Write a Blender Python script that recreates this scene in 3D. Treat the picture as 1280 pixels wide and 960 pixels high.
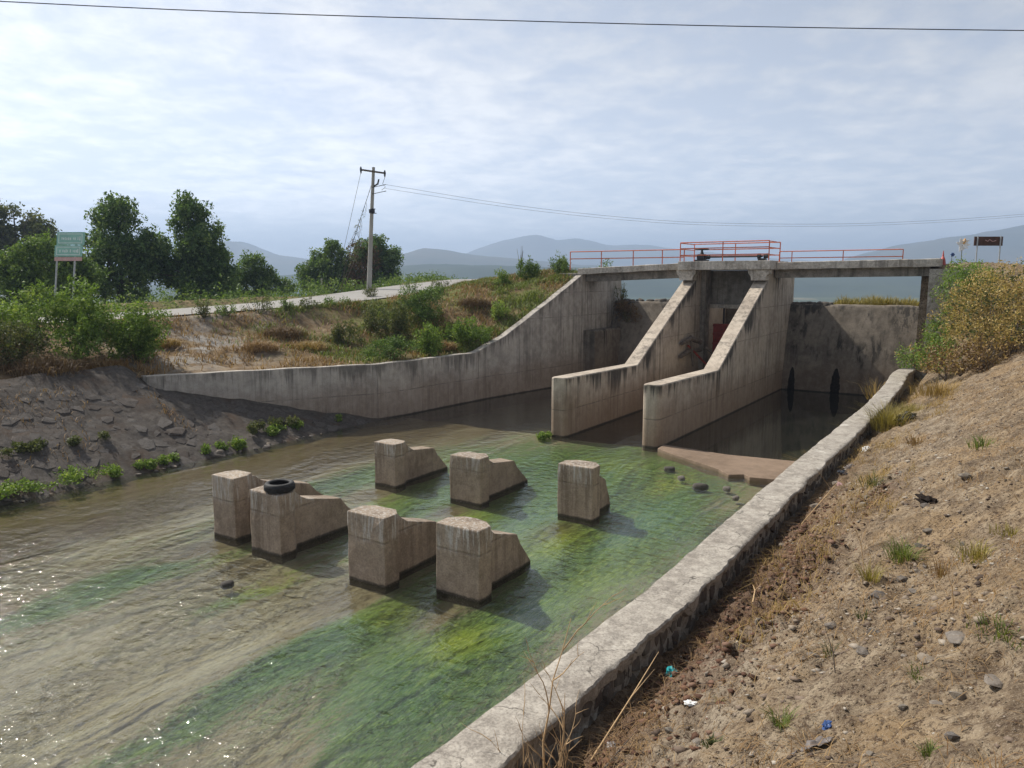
import bpy, bmesh, math, random
import numpy as np
from mathutils import Vector, Matrix

for o in list(bpy.data.objects):
    bpy.data.objects.remove(o)
SC = bpy.context.scene
COL = SC.collection
R = math.radians

# ------------------------------------------------------------------ camera
cam_d = bpy.data.cameras.new('camera')
cam = bpy.data.objects.new('camera', cam_d)
COL.objects.link(cam)
cam_d.sensor_width = 36.0
cam_d.lens = 36.0 * 950.0 / 1280.0
cam_d.clip_start = 0.05
cam_d.clip_end = 60000
cam.location = (0, 0, 6.0)
cam.rotation_euler = (R(90 - 7.91), 0, 0)
SC.camera = cam

# ------------------------------------------------------------------ light
SUN_EL = 47.0
SUN_DIR = Vector((-0.81, 0.586, 0)).normalized()          # horizontal direction towards the sun
world = bpy.data.worlds.new('World')
SC.world = world
world.use_nodes = True
wn, wl = world.node_tree.nodes, world.node_tree.links
wn.clear()
w_out = wn.new('ShaderNodeOutputWorld')
w_bg = wn.new('ShaderNodeBackground')
w_bg.inputs['Strength'].default_value = 0.11
sky = wn.new('ShaderNodeTexSky')
sky.sky_type = 'NISHITA'
sky.sun_disc = False
sky.sun_elevation = R(SUN_EL)
sky.sun_rotation = math.atan2(SUN_DIR.x, SUN_DIR.y)
sky.altitude = 1900
sky.air_density = 1.0
sky.dust_density = 2.6
sky.ozone_density = 1.2
# thin broken cloud sheet: the sky's own brightness, whitened where the sheet is denser
w_tc = wn.new('ShaderNodeTexCoord')
w_sep = wn.new('ShaderNodeSeparateXYZ')
wl.new(w_tc.outputs['Generated'], w_sep.inputs[0])
def wmath(op, a, b):
    m = wn.new('ShaderNodeMath'); m.operation = op
    for i, q in enumerate((a, b)):
        if isinstance(q, (int, float)): m.inputs[i].default_value = q
        else: wl.new(q, m.inputs[i])
    return m.outputs[0]
zz = wmath('ADD', wmath('MAXIMUM', w_sep.outputs['Z'], 0.0), 0.11)
w_cmb = wn.new('ShaderNodeCombineXYZ')
wl.new(wmath('DIVIDE', w_sep.outputs['X'], zz), w_cmb.inputs[0])
wl.new(wmath('DIVIDE', w_sep.outputs['Y'], zz), w_cmb.inputs[1])
def wnoise(scale, detail, rough, dist=0.0):
    n = wn.new('ShaderNodeTexNoise'); n.noise_dimensions = '2D'
    n.inputs['Scale'].default_value = scale; n.inputs['Detail'].default_value = detail
    n.inputs['Roughness'].default_value = rough; n.inputs['Distortion'].default_value = dist
    wl.new(w_cmb.outputs[0], n.inputs['Vector'])
    return n.outputs[0]
c1 = wnoise(0.75, 6, 0.58, 0.2)
c2 = wnoise(4.6, 7, 0.66, 0.15)
cc = wmath('ADD', wmath('MULTIPLY', c1, 0.45), wmath('MULTIPLY', c2, 0.55))
w_ramp = wn.new('ShaderNodeValToRGB')
w_ramp.color_ramp.elements[0].position = 0.40; w_ramp.color_ramp.elements[0].color = (0.82, 0.82, 0.82, 1)
w_ramp.color_ramp.elements[1].position = 0.60; w_ramp.color_ramp.elements[1].color = (1, 1, 1, 1)
wl.new(cc, w_ramp.inputs[0])
w_bw = wn.new('ShaderNodeRGBToBW'); wl.new(sky.outputs[0], w_bw.inputs[0])
w_cl = wn.new('ShaderNodeMix'); w_cl.data_type = 'RGBA'; w_cl.blend_type = 'MULTIPLY'
w_cl.inputs[0].default_value = 1.0
wl.new(w_bw.outputs[0], w_cl.inputs[6]); 
w_cr = wn.new('ShaderNodeValToRGB')
w_cr.color_ramp.elements[0].position = 0.40; w_cr.color_ramp.elements[0].color = (0.85, 0.865, 0.915, 1)
w_cr.color_ramp.elements[1].position = 0.62; w_cr.color_ramp.elements[1].color = (1.21, 1.215, 1.23, 1)
wl.new(cc, w_cr.inputs[0]); wl.new(w_cr.outputs[0], w_cl.inputs[7])
w_mix = wn.new('ShaderNodeMix'); w_mix.data_type = 'RGBA'
wl.new(w_ramp.outputs[0], w_mix.inputs[0])
wl.new(sky.outputs[0], w_mix.inputs[6]); wl.new(w_cl.outputs[2], w_mix.inputs[7])
wl.new(w_mix.outputs[2], w_bg.inputs['Color'])
wl.new(w_bg.outputs[0], w_out.inputs[0])

sun_d = bpy.data.lights.new('sun', 'SUN')
sun_d.energy = 2.7
sun_d.angle = R(1.4)
sun_d.color = (1.0, 0.94, 0.84)
sun = bpy.data.objects.new('sun', sun_d)
COL.objects.link(sun)
sd = Vector((SUN_DIR.x * math.cos(R(SUN_EL)), SUN_DIR.y * math.cos(R(SUN_EL)), math.sin(R(SUN_EL))))
sun.rotation_euler = sd.to_track_quat('Z', 'Y').to_euler()
sun.location = (-40, 30, 60)

SC.view_settings.view_transform = 'Standard'
SC.view_settings.look = 'None'
SC.view_settings.gamma = 1
SC.view_settings.use_curve_mapping = False
SC.view_settings.exposure = 1.18
SC.cycles.max_bounces = 6
SC.cycles.diffuse_bounces = 4
SC.cycles.glossy_bounces = 3
SC.cycles.transparent_max_bounces = 16
SC.cycles.volume_bounces = 0

# ------------------------------------------------------------------ helpers
TH = R(33.0)
CT, ST = math.cos(TH), math.sin(TH)
def W(u, v, z=0.0):                       # channel frame: u across to the right, v upstream
    return Vector((u * CT + v * ST, -u * ST + v * CT, z))
def uv_of(x, y):
    return x * CT - y * ST, x * ST + y * CT
rng = np.random.default_rng(11)
random.seed(5)

_h = np.random.default_rng(3).permutation(512)
_hv = np.random.default_rng(4).random(512)
def vnoise(x, y, z=0.0):
    x, y = np.asarray(x, float), np.asarray(y, float)
    z = np.zeros_like(x) + z
    xi, yi, zi = np.floor(x).astype(int), np.floor(y).astype(int), np.floor(z).astype(int)
    fx, fy, fz = x - xi, y - yi, z - zi
    fx, fy, fz = [f * f * f * (f * (f * 6 - 15) + 10) for f in (fx, fy, fz)]
    def hh(a, b, c): return _hv[(_h[(_h[(_h[a & 511] + b) & 511] + c) & 511])]
    r = 0
    for dx in (0, 1):
        for dy in (0, 1):
            for dz in (0, 1):
                w = (fx if dx else 1 - fx) * (fy if dy else 1 - fy) * (fz if dz else 1 - fz)
                r = r + w * hh(xi + dx, yi + dy, zi + dz)
    return r * 2 - 1
def fbm(x, y, z=0.0, oct=4, gain=0.5):
    s, a, f = 0, 1.0, 1.0
    for _ in range(oct):
        s = s + a * vnoise(np.asarray(x) * f + 17.3 * _, np.asarray(y) * f - 9.1 * _, np.asarray(z) * f)
        a *= gain; f *= 2.03
    return s
def sstep(a, b, x):
    t = np.clip((np.asarray(x, float) - a) / (b - a), 0, 1)
    return t * t * (3 - 2 * t)

def tag(o, label=None, cat=None, group=None, kind=None):
    if label: o['label'] = label
    if cat: o['category'] = cat
    if group: o['group'] = group
    if kind: o['kind'] = kind
    return o
def thing(name, loc, label, cat, group=None):
    o = bpy.data.objects.new(name, None)
    o.empty_display_size = 0.2
    COL.objects.link(o)
    o.location = loc
    return tag(o, label, cat, group)
def world_loc(o):
    p = Vector(o.location)
    while o.parent:
        o = o.parent; p = p + Vector(o.location)
    return p
def link(name, me, m=None, parent=None, loc=None, smooth=False):
    o = bpy.data.objects.new(name, me)
    COL.objects.link(o)
    if m is not None and len(me.materials) == 0: me.materials.append(m)
    if parent is not None: o.parent = parent
    if loc is not None: o.location = loc
    if smooth: me.polygons.foreach_set('use_smooth', [True] * len(me.polygons))
    return o
def mesh_np(name, V, F, m=None, attr=None, smooth=False):
    """V (n,3), F (k,3|4) int array or list of such arrays"""
    me = bpy.data.meshes.new(name)
    V = np.asarray(V, np.float32)
    Fs = F if isinstance(F, list) else [F]
    Fs = [np.asarray(f, np.int32) for f in Fs if len(f)]
    nl = sum(f.size for f in Fs); npoly = sum(len(f) for f in Fs)
    me.vertices.add(len(V)); me.vertices.foreach_set('co', V.ravel())
    me.loops.add(nl); me.loops.foreach_set('vertex_index', np.concatenate([f.ravel() for f in Fs]))
    tot = np.concatenate([np.full(len(f), f.shape[1], np.int32) for f in Fs])
    st = np.concatenate([[0], np.cumsum(tot)[:-1]]).astype(np.int32)
    me.polygons.add(npoly)
    me.polygons.foreach_set('loop_start', st)
    me.polygons.foreach_set('loop_total', tot)
    if smooth: me.polygons.foreach_set('use_smooth', np.ones(npoly, bool))
    me.update(calc_edges=True)
    if attr:
        for k, a in attr.items():
            a = np.asarray(a, np.float32)
            if a.ndim == 1:
                at = me.attributes.new(k, 'FLOAT', 'POINT'); at.data.foreach_set('value', a)
            else:
                at = me.attributes.new(k, 'FLOAT_COLOR', 'POINT')
                at.data.foreach_set('color', np.c_[a, np.ones(len(a))].astype(np.float32).ravel())
    if m is not None: me.materials.append(m)
    return me
def grid_faces(nu, nv):
    i = np.arange(nu * nv).reshape(nv, nu)
    return np.stack([i[:-1, :-1], i[:-1, 1:], i[1:, 1:], i[1:, :-1]], -1).reshape(-1, 4)

class MB:
    """collects polygons for one mesh (world coordinates, rebased on build)"""
    def __init__(s): s.v, s.f = [], []
    def poly(s, pts):
        n = len(s.v); s.v += [Vector(p) for p in pts]; s.f.append(list(range(n, n + len(pts)))); return s
    def loft(s, secs, caps=True, closed=True):
        n0 = len(s.v); k = len(secs[0])
        for sec in secs: s.v += [Vector(p) for p in sec]
        for i in range(len(secs) - 1):
            for j in range(k if closed else k - 1):
                a = n0 + i * k + j; b = n0 + i * k + (j + 1) % k
                s.f.append([a, b, b + k, a + k])
        if caps:
            s.f.append([n0 + j for j in range(k)][::-1])
            e = n0 + (len(secs) - 1) * k
            s.f.append([e + j for j in range(k)])
        return s
    def prism(s, pts, d):
        d = Vector(d)
        return s.loft([[Vector(p) for p in pts], [Vector(p) + d for p in pts]])
    def ubox(s, u0, u1, v0, v1, z0, z1):
        return s.loft([[W(u0, v0, z), W(u1, v0, z), W(u1, v1, z), W(u0, v1, z)] for z in (z0, z1)])
    def tube(s, pts, rad, seg=8, caps=True):
        pts = [Vector(p) for p in pts]
        rs = rad if isinstance(rad, (list, tuple)) else [rad] * len(pts)
        secs = []; ref = None
        for i, p in enumerate(pts):
            t = (pts[min(i + 1, len(pts) - 1)] - pts[max(i - 1, 0)])
            t = t.normalized() if t.length > 1e-9 else Vector((0, 0, 1))
            if ref is None:
                ref = t.cross(Vector((0, 0, 1)))
                if ref.length < 0.05: ref = t.cross(Vector((0, 1, 0)))
            n = (ref - t * ref.dot(t)).normalized(); ref = n
            b = t.cross(n)
            secs.append([p + (n * math.cos(2 * math.pi * j / seg) + b * math.sin(2 * math.pi * j / seg)) * rs[i] for j in range(seg)])
        return s.loft(secs, caps)
    def build(s, name, m, parent=None, bevel=0.0, seg=2, smooth=False, sub=0, rough=0.0, rscale=2.0, base=None, ztop=None):
        org = Vector((0, 0, 0)) if parent is None else world_loc(parent)
        if base is not None: org = Vector(base)
        me = bpy.data.meshes.new(name)
        me.from_pydata([tuple(v - org) for v in s.v], [], s.f)
        bm = bmesh.new(); bm.from_mesh(me)
        bmesh.ops.remove_doubles(bm, verts=bm.verts, dist=1e-5)
        bmesh.ops.recalc_face_normals(bm, faces=bm.faces)
        if bevel > 0:
            es = [e for e in bm.edges if len(e.link_faces) == 2 and e.calc_face_angle(0) > 0.5]
            bmesh.ops.bevel(bm, geom=es, offset=bevel, segments=seg, affect='EDGES', profile=0.6, clamp_overlap=True)
        if sub:
            bmesh.ops.triangulate(bm, faces=[f for f in bm.faces if len(f.verts) > 4])
            for _ in range(sub):
                ll = [e for e in bm.edges if e.calc_length() > rscale * 0.12]
                bmesh.ops.subdivide_edges(bm, edges=ll, cuts=1, use_grid_fill=True)
            bmesh.ops.triangulate(bm, faces=[f for f in bm.faces if len(f.verts) > 4])
        if rough > 0:
            bm.normal_update()
            P = np.array([v.co[:] for v in bm.verts]) + np.array(org)
            d = fbm(P[:, 0] * rscale, P[:, 1] * rscale, P[:, 2] * rscale, 3) * rough
            nn = [v.normal.copy() for v in bm.verts]
            for v, n, k in zip(bm.verts, nn, d): v.co += n * float(k)
        bm.to_mesh(me); bm.free()
        if ztop is not None:
            P = np.array([v.co[:] for v in me.vertices]) + np.array(org)
            at = me.attributes.new('ztop', 'FLOAT', 'POINT')
            at.data.foreach_set('value', np.array([ztop(*uv_of(q[0], q[1])) for q in P], np.float32))
        o = link(name, me, m, parent, smooth=smooth)
        if parent is None and base is not None: o.location = org
        if smooth:
            try: me.set_sharp_from_angle(angle=R(40))
            except Exception: pass
        return o

# ------------------------------------------------------------------ material kit
class G:
    def __init__(s, name):
        s.m = bpy.data.materials.new(name); s.m.use_nodes = True
        s.n, s.l = s.m.node_tree.nodes, s.m.node_tree.links
        s.n.clear()
        s.o = s.n.new('ShaderNodeOutputMaterial')
    def put(s, sock, val):
        if val is None: return
        if isinstance(val, bpy.types.NodeSocket): s.l.new(val, sock)
        elif isinstance(val, (tuple, list)) and len(val) == 3 and sock.type == 'RGBA': sock.default_value = (*val, 1)
        else: sock.default_value = val
    def pos(s): return s.n.new('ShaderNodeNewGeometry').outputs['Position']
    def uvz(s):
        r = s.n.new('ShaderNodeVectorRotate'); r.rotation_type = 'Z_AXIS'
        s.l.new(s.pos(), r.inputs['Vector']); r.inputs['Angle'].default_value = TH
        return r.outputs[0]
    def objc(s): return s.n.new('ShaderNodeTexCoord').outputs['Object']
    def map(s, vec, scale=(1, 1, 1), loc=(0, 0, 0), rot=(0, 0, 0)):
        m = s.n.new('ShaderNodeMapping'); s.put(m.inputs[0], vec)
        m.inputs['Scale'].default_value = scale; m.inputs['Location'].default_value = loc; m.inputs['Rotation'].default_value = rot
        return m.outputs[0]
    def noise(s, vec, scale, detail=4, rough=0.55, dist=0.0):
        n = s.n.new('ShaderNodeTexNoise'); s.put(n.inputs['Vector'], vec)
        n.inputs['Scale'].default_value = scale; n.inputs['Detail'].default_value = detail
        n.inputs['Roughness'].default_value = rough; n.inputs['Distortion'].default_value = dist
        return n.outputs[0]
    def voro(s, vec, scale, feature='F1', out=0, rnd=1.0):
        n = s.n.new('ShaderNodeTexVoronoi'); n.feature = feature
        s.put(n.inputs['Vector'], vec); n.inputs['Scale'].default_value = scale
        n.inputs['Randomness'].default_value = rnd
        return n.outputs[out]
    def ramp(s, fac, pts, interp='LINEAR'):
        r = s.n.new('ShaderNodeValToRGB'); s.put(r.inputs[0], fac)
        cr = r.color_ramp; cr.interpolation = interp
        while len(cr.elements) < len(pts): cr.elements.new(0.5)
        for e, (p, c) in zip(cr.elements, pts):
            e.position = p
            e.color = (c, c, c, 1) if isinstance(c, (int, float)) else (*c, 1)
        return r.outputs[0]
    def mix(s, fac, a, b, blend='MIX'):
        m = s.n.new('ShaderNodeMix'); m.data_type = 'RGBA'; m.blend_type = blend
        s.put(m.inputs[0], fac); s.put(m.inputs[6], a); s.put(m.inputs[7], b)
        return m.outputs[2]
    def math(s, op, a, b=None, clamp=False):
        m = s.n.new('ShaderNodeMath'); m.operation = op; m.use_clamp = clamp
        s.put(m.inputs[0], a)
        if b is not None: s.put(m.inputs[1], b)
        return m.outputs[0]
    def sep(s, vec):
        n = s.n.new('ShaderNodeSeparateXYZ'); s.put(n.inputs[0], vec); return n.outputs
    def attr(s, name, out='Fac'):
        a = s.n.new('ShaderNodeAttribute'); a.attribute_name = name; return a.outputs[out]
    def rand(s): return s.n.new('ShaderNodeObjectInfo').outputs['Random']
    def bump(s, h, strength=0.5, dist=0.02, nrm=None):
        b = s.n.new('ShaderNodeBump'); s.put(b.inputs['Height'], h)
        b.inputs['Strength'].default_value = strength; b.inputs['Distance'].default_value = dist
        if nrm is not None: s.l.new(nrm, b.inputs['Normal'])
        return b.outputs[0]
    def principled(s, col, rough=0.8, nrm=None, metal=0.0, spec=0.3):
        b = s.n.new('ShaderNodeBsdfPrincipled')
        s.put(b.inputs['Base Color'], col); s.put(b.inputs['Roughness'], rough)
        b.inputs['Metallic'].default_value = metal
        b.inputs['Specular IOR Level'].default_value = spec
        if nrm is not None: s.l.new(nrm, b.inputs['Normal'])
        return b.outputs[0]
    def done(s, shader):
        s.l.new(shader, s.o.inputs['Surface']); return s.m

def concrete(name, light, dark, stain=(0.045, 0.042, 0.038), streak=0.7, brown=0.6, wet=True, boards=0.25, white=0.0, line_z=None, gscale=1.0, drip=0.0, grain=1.0, crack=0.0):
    g = G(name); p = g.uvz()
    big = g.noise(p, 0.55 * gscale, 5, 0.6)
    mid = g.noise(p, 3.2 * gscale, 6, 0.62)
    fin = g.noise(p, 30, 3, 0.75)
    col = g.mix(g.ramp(big, [(0.38, 0.0), (0.62, 1.0)]), dark, light)
    col = g.mix(g.ramp(mid, [(0.48, 0.0), (0.64, 0.25 + 0.3 * grain)]), col, tuple(c * 1.28 for c in light))
    col = g.mix(g.ramp(mid, [(0.34, 0.2 + 0.3 * grain), (0.47, 0.0)]), col, tuple(c * 0.62 for c in dark))
    # run-off streaks
    sx = g.noise(g.map(p, (2.6, 2.6, 0.13)), 1.6, 5, 0.65)
    gate = g.noise(g.map(p, (0.5, 0.5, 0.35)), 1.0, 3, 0.5)
    sm = g.math('MULTIPLY', g.ramp(sx, [(0.47, 0.0), (0.60, 1.0)]), g.ramp(gate, [(0.42, 0.15), (0.56, 1.0)]))
    col = g.mix(g.math('MULTIPLY', sm, streak), col, stain)
    if drip > 0:       # black growth running down from the wet top edge
        dd = g.math('SUBTRACT', g.attr('ztop'), g.sep(p)[2])
        dn = g.math('ADD', g.noise(g.map(p, (3.0, 3.0, 0.10)), 1.5, 4, 0.7), g.math('MULTIPLY', g.math('SUBTRACT', gate, 0.5), 0.9))
        lim = g.math('SUBTRACT', dn, g.math('MULTIPLY', dd, 0.30))
        edge = g.ramp(dd, [(0.0, 0.0), (0.05, 1.0)])
        col = g.mix(g.math('MULTIPLY', g.math('MULTIPLY', g.ramp(lim, [(0.38, 0.0), (0.52, 1.0)]), edge), drip), col, (0.040, 0.037, 0.033))
    if white > 0:
        wx = g.noise(g.map(p, (7, 7, 0.55), (4, 3, 1)), 2.2, 4, 0.7)
        zf = g.ramp(g.math('ADD', g.sep(p)[2], g.math('MULTIPLY', g.math('SUBTRACT', mid, 0.5), 0.5)), [(0.93, 0.0), (1.0, 1.0)])
        zf.node.color_ramp.elements[0].position = 0.80
        col = g.mix(g.math('MULTIPLY', g.math('MULTIPLY', g.ramp(wx, [(0.50, 0.0), (0.60, 1.0)]), zf), white), col, (0.50, 0.48, 0.44))
    if brown > 0:      # silt and algae film left by high water
        h = g.math('ADD', g.sep(p)[2], g.math('MULTIPLY', g.math('SUBTRACT', big, 0.5), 1.1))
        bm_ = g.ramp(g.math('DIVIDE', h, 3.0), [(0.08, 1.0), (0.34, 0.75), (0.62, 0.0)])
        col = g.mix(g.math('MULTIPLY', bm_, brown), col, (0.185, 0.118, 0.072))
    if wet:            # damp film just over the water line
        h2 = g.math('ADD', g.sep(p)[2], g.math('MULTIPLY', g.math('SUBTRACT', mid, 0.5), 0.06))
        col = g.mix(g.ramp(h2, [(0.035, 0.85), (0.075, 0.0)]), col, (0.022, 0.019, 0.014))
    col = g.mix(g.ramp(fin, [(0.36, 0.5 * grain), (0.50, 0.0)]), col, tuple(c * 0.45 for c in dark))
    col = g.mix(g.ramp(fin, [(0.54, 0.0), (0.68, 0.35 * grain)]), col, tuple(min(1, c * 1.45) for c in light))
    if crack > 0:
        wq = g.n.new('ShaderNodeVectorMath'); wq.operation = 'ADD'; nz = g.n.new('ShaderNodeTexNoise'); nz.inputs['Scale'].default_value = 2.5; nz.inputs['Detail'].default_value = 5
        g.l.new(p, nz.inputs['Vector']); g.l.new(p, wq.inputs[0]); g.l.new(nz.outputs['Color'], wq.inputs[1])
        ce = g.voro(wq.outputs[0], 0.75, 'DISTANCE_TO_EDGE')
        ck = g.math('MULTIPLY', g.ramp(ce, [(0.004, 1.0), (0.014, 0.0)]), g.ramp(big, [(0.42, 0.0), (0.55, 1.0)]))
        col = g.mix(g.math('MULTIPLY', ck, crack), col, (0.05, 0.043, 0.036))
        pale = g.ramp(g.noise(p, 1.9, 3, 0.5), [(0.66, 0.0), (0.70, 0.55)])
        col = g.mix(pale, col, (0.60, 0.57, 0.51))
    pit = g.voro(p, 24, 'F1')
    hgt = g.math('ADD', g.math('MULTIPLY', mid, 0.5), g.math('MULTIPLY', fin, 0.28))
    hgt = g.math('ADD', hgt, g.math('MULTIPLY', g.ramp(pit, [(0.0, 0.0), (0.18, 1.0)]), 0.12))
    if boards > 0:
        s_ = g.sep(p)
        tri = g.math('PINGPONG', g.math('ADD', s_[0], s_[1]), 0.14)
        bl = g.ramp(tri, [(0.0, 0.0), (0.012, 1.0)])
        hgt = g.math('ADD', hgt, g.math('MULTIPLY', bl, boards))
        col = g.mix(g.math('MULTIPLY', g.math('SUBTRACT', 1.0, bl), 0.22), col, stain)
    if line_z:
        for zl in line_z:
            dz = g.math('ABSOLUTE', g.math('SUBTRACT', g.math('ADD', g.sep(p)[2], g.math('MULTIPLY', big, 0.05)), zl))
            lm = g.ramp(dz, [(0.012, 1.0), (0.03, 0.0)])
            lm = g.math('MULTIPLY', lm, g.ramp(mid, [(0.42, 0.1), (0.58, 1.0)]))
            col = g.mix(g.math('MULTIPLY', lm, 0.45), col, stain)
            hgt = g.math('SUBTRACT', hgt, g.math('MULTIPLY', lm, 0.35))
    return g.done(g.principled(col, 0.88, g.bump(hgt, 0.9, 0.035)))

def plain(name, col, rough=0.6, metal=0.0, var=0.25, scale=6.0, dirt=None, spec=0.4):
    g = G(name); p = g.objc()
    n = g.noise(p, scale, 5, 0.6)
    c = g.mix(g.ramp(n, [(0.3, 0.0), (0.7, 1.0)]), tuple(x * (1 - var) for x in col), tuple(min(1, x * (1 + var)) for x in col))
    if dirt:
        n2 = g.noise(p, scale * 2.3, 5, 0.7)
        c = g.mix(g.ramp(n2, [(0.50, 0.0), (0.68, 0.85)]), c, dirt)
    return g.done(g.principled(c, rough, g.bump(n, 0.25, 0.01), metal, spec))

def foliage(name, c0, c1, c2, trans=0.35, rough=0.6, k=1.0):
    """leaf material; 'tone' holds each leaf's own colour position"""
    g = G(name)
    col = g.ramp(g.attr('tone'), [(p_, tuple(q * k for q in c)) for p_, c in ((0.0, c0), (0.55, c1), (1.0, c2))])
    b = g.principled(col, rough, None, 0, 0.25)
    t = g.n.new('ShaderNodeBsdfTranslucent'); g.put(t.inputs['Color'], g.mix(1.0, col, (1.15, 1.2, 0.6), 'MULTIPLY'))
    mx = g.n.new('ShaderNodeMixShader'); mx.inputs[0].default_value = trans
    g.l.new(b, mx.inputs[1]); g.l.new(t.outputs[0], mx.inputs[2])
    return g.done(mx.outputs[0])

M = {}
M['wing'] = concrete('concrete_wing_wall', (0.46, 0.42, 0.37), (0.32, 0.29, 0.255), streak=0.5, brown=0.6, boards=0.30, line_z=(1.15, 3.9, 5.25), drip=0.55, grain=0.4)
M['pier'] = concrete('concrete_pier', (0.50, 0.43, 0.35), (0.37, 0.31, 0.25), streak=0.5, brown=0.75, boards=0.2, drip=0.9, grain=0.4, line_z=(1.05, 3.2, 4.6))
M['deck'] = concrete('concrete_deck', (0.56, 0.51, 0.44), (0.36, 0.315, 0.26), streak=0.5, brown=0, wet=False, boards=0.0, gscale=2.4)
M['weir'] = concrete('concrete_weir', (0.225, 0.192, 0.155), (0.13, 0.109, 0.087), stain=(0.028, 0.025, 0.021), streak=0.9, brown=0.35, boards=0.0, drip=0.9, grain=0.6)
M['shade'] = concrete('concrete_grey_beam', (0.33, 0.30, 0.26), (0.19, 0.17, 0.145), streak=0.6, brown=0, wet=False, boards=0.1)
M['block'] = concrete('concrete_baffle', (0.365, 0.295, 0.225), (0.245, 0.195, 0.148), stain=(0.075, 0.055, 0.04), streak=0.55, brown=0.3, boards=0.0, white=0.85, line_z=(0.93,), gscale=1.6, grain=0.7)
M['cap'] = concrete('concrete_wall_cap', (0.40, 0.365, 0.315), (0.27, 0.24, 0.205), stain=(0.15, 0.13, 0.11), streak=0.25, brown=0, wet=True, boards=0.0, gscale=2.0, crack=0.8)
M['apron'] = concrete('concrete_apron', (0.25, 0.185, 0.135), (0.16, 0.118, 0.085), streak=0.2, brown=0.3, wet=False, boards=0.0, gscale=1.0, grain=0.3)
M['polec'] = plain('pole_concrete', (0.36, 0.345, 0.31), 0.85, var=0.15, scale=2)
M['orange'] = plain('orange_paint', (0.60, 0.155, 0.075), 0.45, var=0.2, scale=5, dirt=(0.30, 0.12, 0.07))
M['redgate'] = plain('red_oxide_paint', (0.27, 0.042, 0.028), 0.6, var=0.3, scale=3, dirt=(0.10, 0.035, 0.025))
M['black'] = plain('black_iron', (0.018, 0.019, 0.024), 0.45, var=0.3, scale=9)
M['rubber'] = plain('tyre_rubber', (0.016, 0.016, 0.017), 0.7, var=0.35, scale=14, dirt=(0.05, 0.045, 0.04))
M['green_sign'] = plain('sign_green', (0.27, 0.50, 0.43), 0.5, var=0.12, scale=3)
M['sign_white'] = plain('sign_white', (0.62, 0.72, 0.68), 0.5, var=0.1)
M['sign_pink'] = plain('sign_pink_board', (0.55, 0.36, 0.34), 0.6, var=0.15, dirt=(0.42, 0.22, 0.2))
M['galv'] = plain('galvanised_steel', (0.40, 0.42, 0.43), 0.5, 0.3, var=0.15)
M['rust'] = plain('rusted_board', (0.085, 0.042, 0.030), 0.75, var=0.4, scale=4, dirt=(0.05, 0.045, 0.04))
M['white'] = plain('white_plastic', (0.78, 0.78, 0.76), 0.5, var=0.06)
M['yellow'] = plain('yellow_centre', (0.65, 0.36, 0.12), 0.6)
M['redp'] = plain('red_plastic', (0.40, 0.075, 0.06), 0.5)
M['pinkp'] = plain('faded_pink_plastic', (0.34, 0.20, 0.20), 0.5)
M['bluep'] = plain('blue_plastic', (0.03, 0.07, 0.20), 0.4)
M['teal'] = plain('teal_plastic', (0.03, 0.33, 0.36), 0.35)
M['greyp'] = plain('grey_plastic_film', (0.15, 0.13, 0.12), 0.35, var=0.25)
M['charred'] = plain('charred_earth', (0.022, 0.017, 0.014), 0.95, var=0.5, scale=12, spec=0.05)
M['blackp'] = plain('black_plastic_bag', (0.02, 0.02, 0.024), 0.25, var=0.4)
M['wood'] = plain('weathered_wood', (0.13, 0.105, 0.085), 0.85, var=0.35, scale=5)
M['bark'] = plain('tree_bark', (0.085, 0.068, 0.052), 0.9, var=0.4, scale=5)
M['twig'] = plain('dry_twig', (0.46, 0.31, 0.165), 0.8, var=0.25, scale=8)
M['stem'] = plain('green_stem', (0.10, 0.10, 0.045), 0.8, var=0.25, scale=8)
M['cable'] = plain('cable', (0.03, 0.03, 0.033), 0.6)
M['f_dark'] = foliage('leaf_dark', (0.022, 0.042, 0.016), (0.055, 0.090, 0.032), (0.125, 0.160, 0.058), k=2.0)
M['f_mid'] = foliage('leaf_mid', (0.040, 0.070, 0.020), (0.085, 0.135, 0.038), (0.17, 0.215, 0.065), k=1.4)
M['f_bright'] = foliage('leaf_bright', (0.055, 0.095, 0.018), (0.135, 0.205, 0.045), (0.26, 0.31, 0.085), k=1.25)
M['f_olive'] = foliage('leaf_olive', (0.040, 0.052, 0.020), (0.085, 0.100, 0.040), (0.15, 0.145, 0.065), k=1.2)
M['f_brown'] = foliage('leaf_brown', (0.10, 0.060, 0.030), (0.17, 0.105, 0.055), (0.24, 0.17, 0.085), 0.2)
M['f_straw'] = foliage('leaf_straw', (0.19, 0.125, 0.045), (0.34, 0.225, 0.080), (0.46, 0.33, 0.135), 0.25)
M['f_gold'] = foliage('leaf_gold', (0.24, 0.16, 0.055), (0.46, 0.33, 0.125), (0.60, 0.48, 0.22), 0.3)
M['f_hay'] = foliage('dry_grass', (0.17, 0.095, 0.042), (0.30, 0.185, 0.085), (0.43, 0.30, 0.145), 0.2)
M['f_grass'] = foliage('green_grass', (0.075, 0.105, 0.025), (0.16, 0.20, 0.05), (0.27, 0.29, 0.10), 0.3)
M['f_ygrass'] = foliage('yellow_grass', (0.16, 0.135, 0.040), (0.28, 0.225, 0.070), (0.40, 0.33, 0.12), 0.3)

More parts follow.
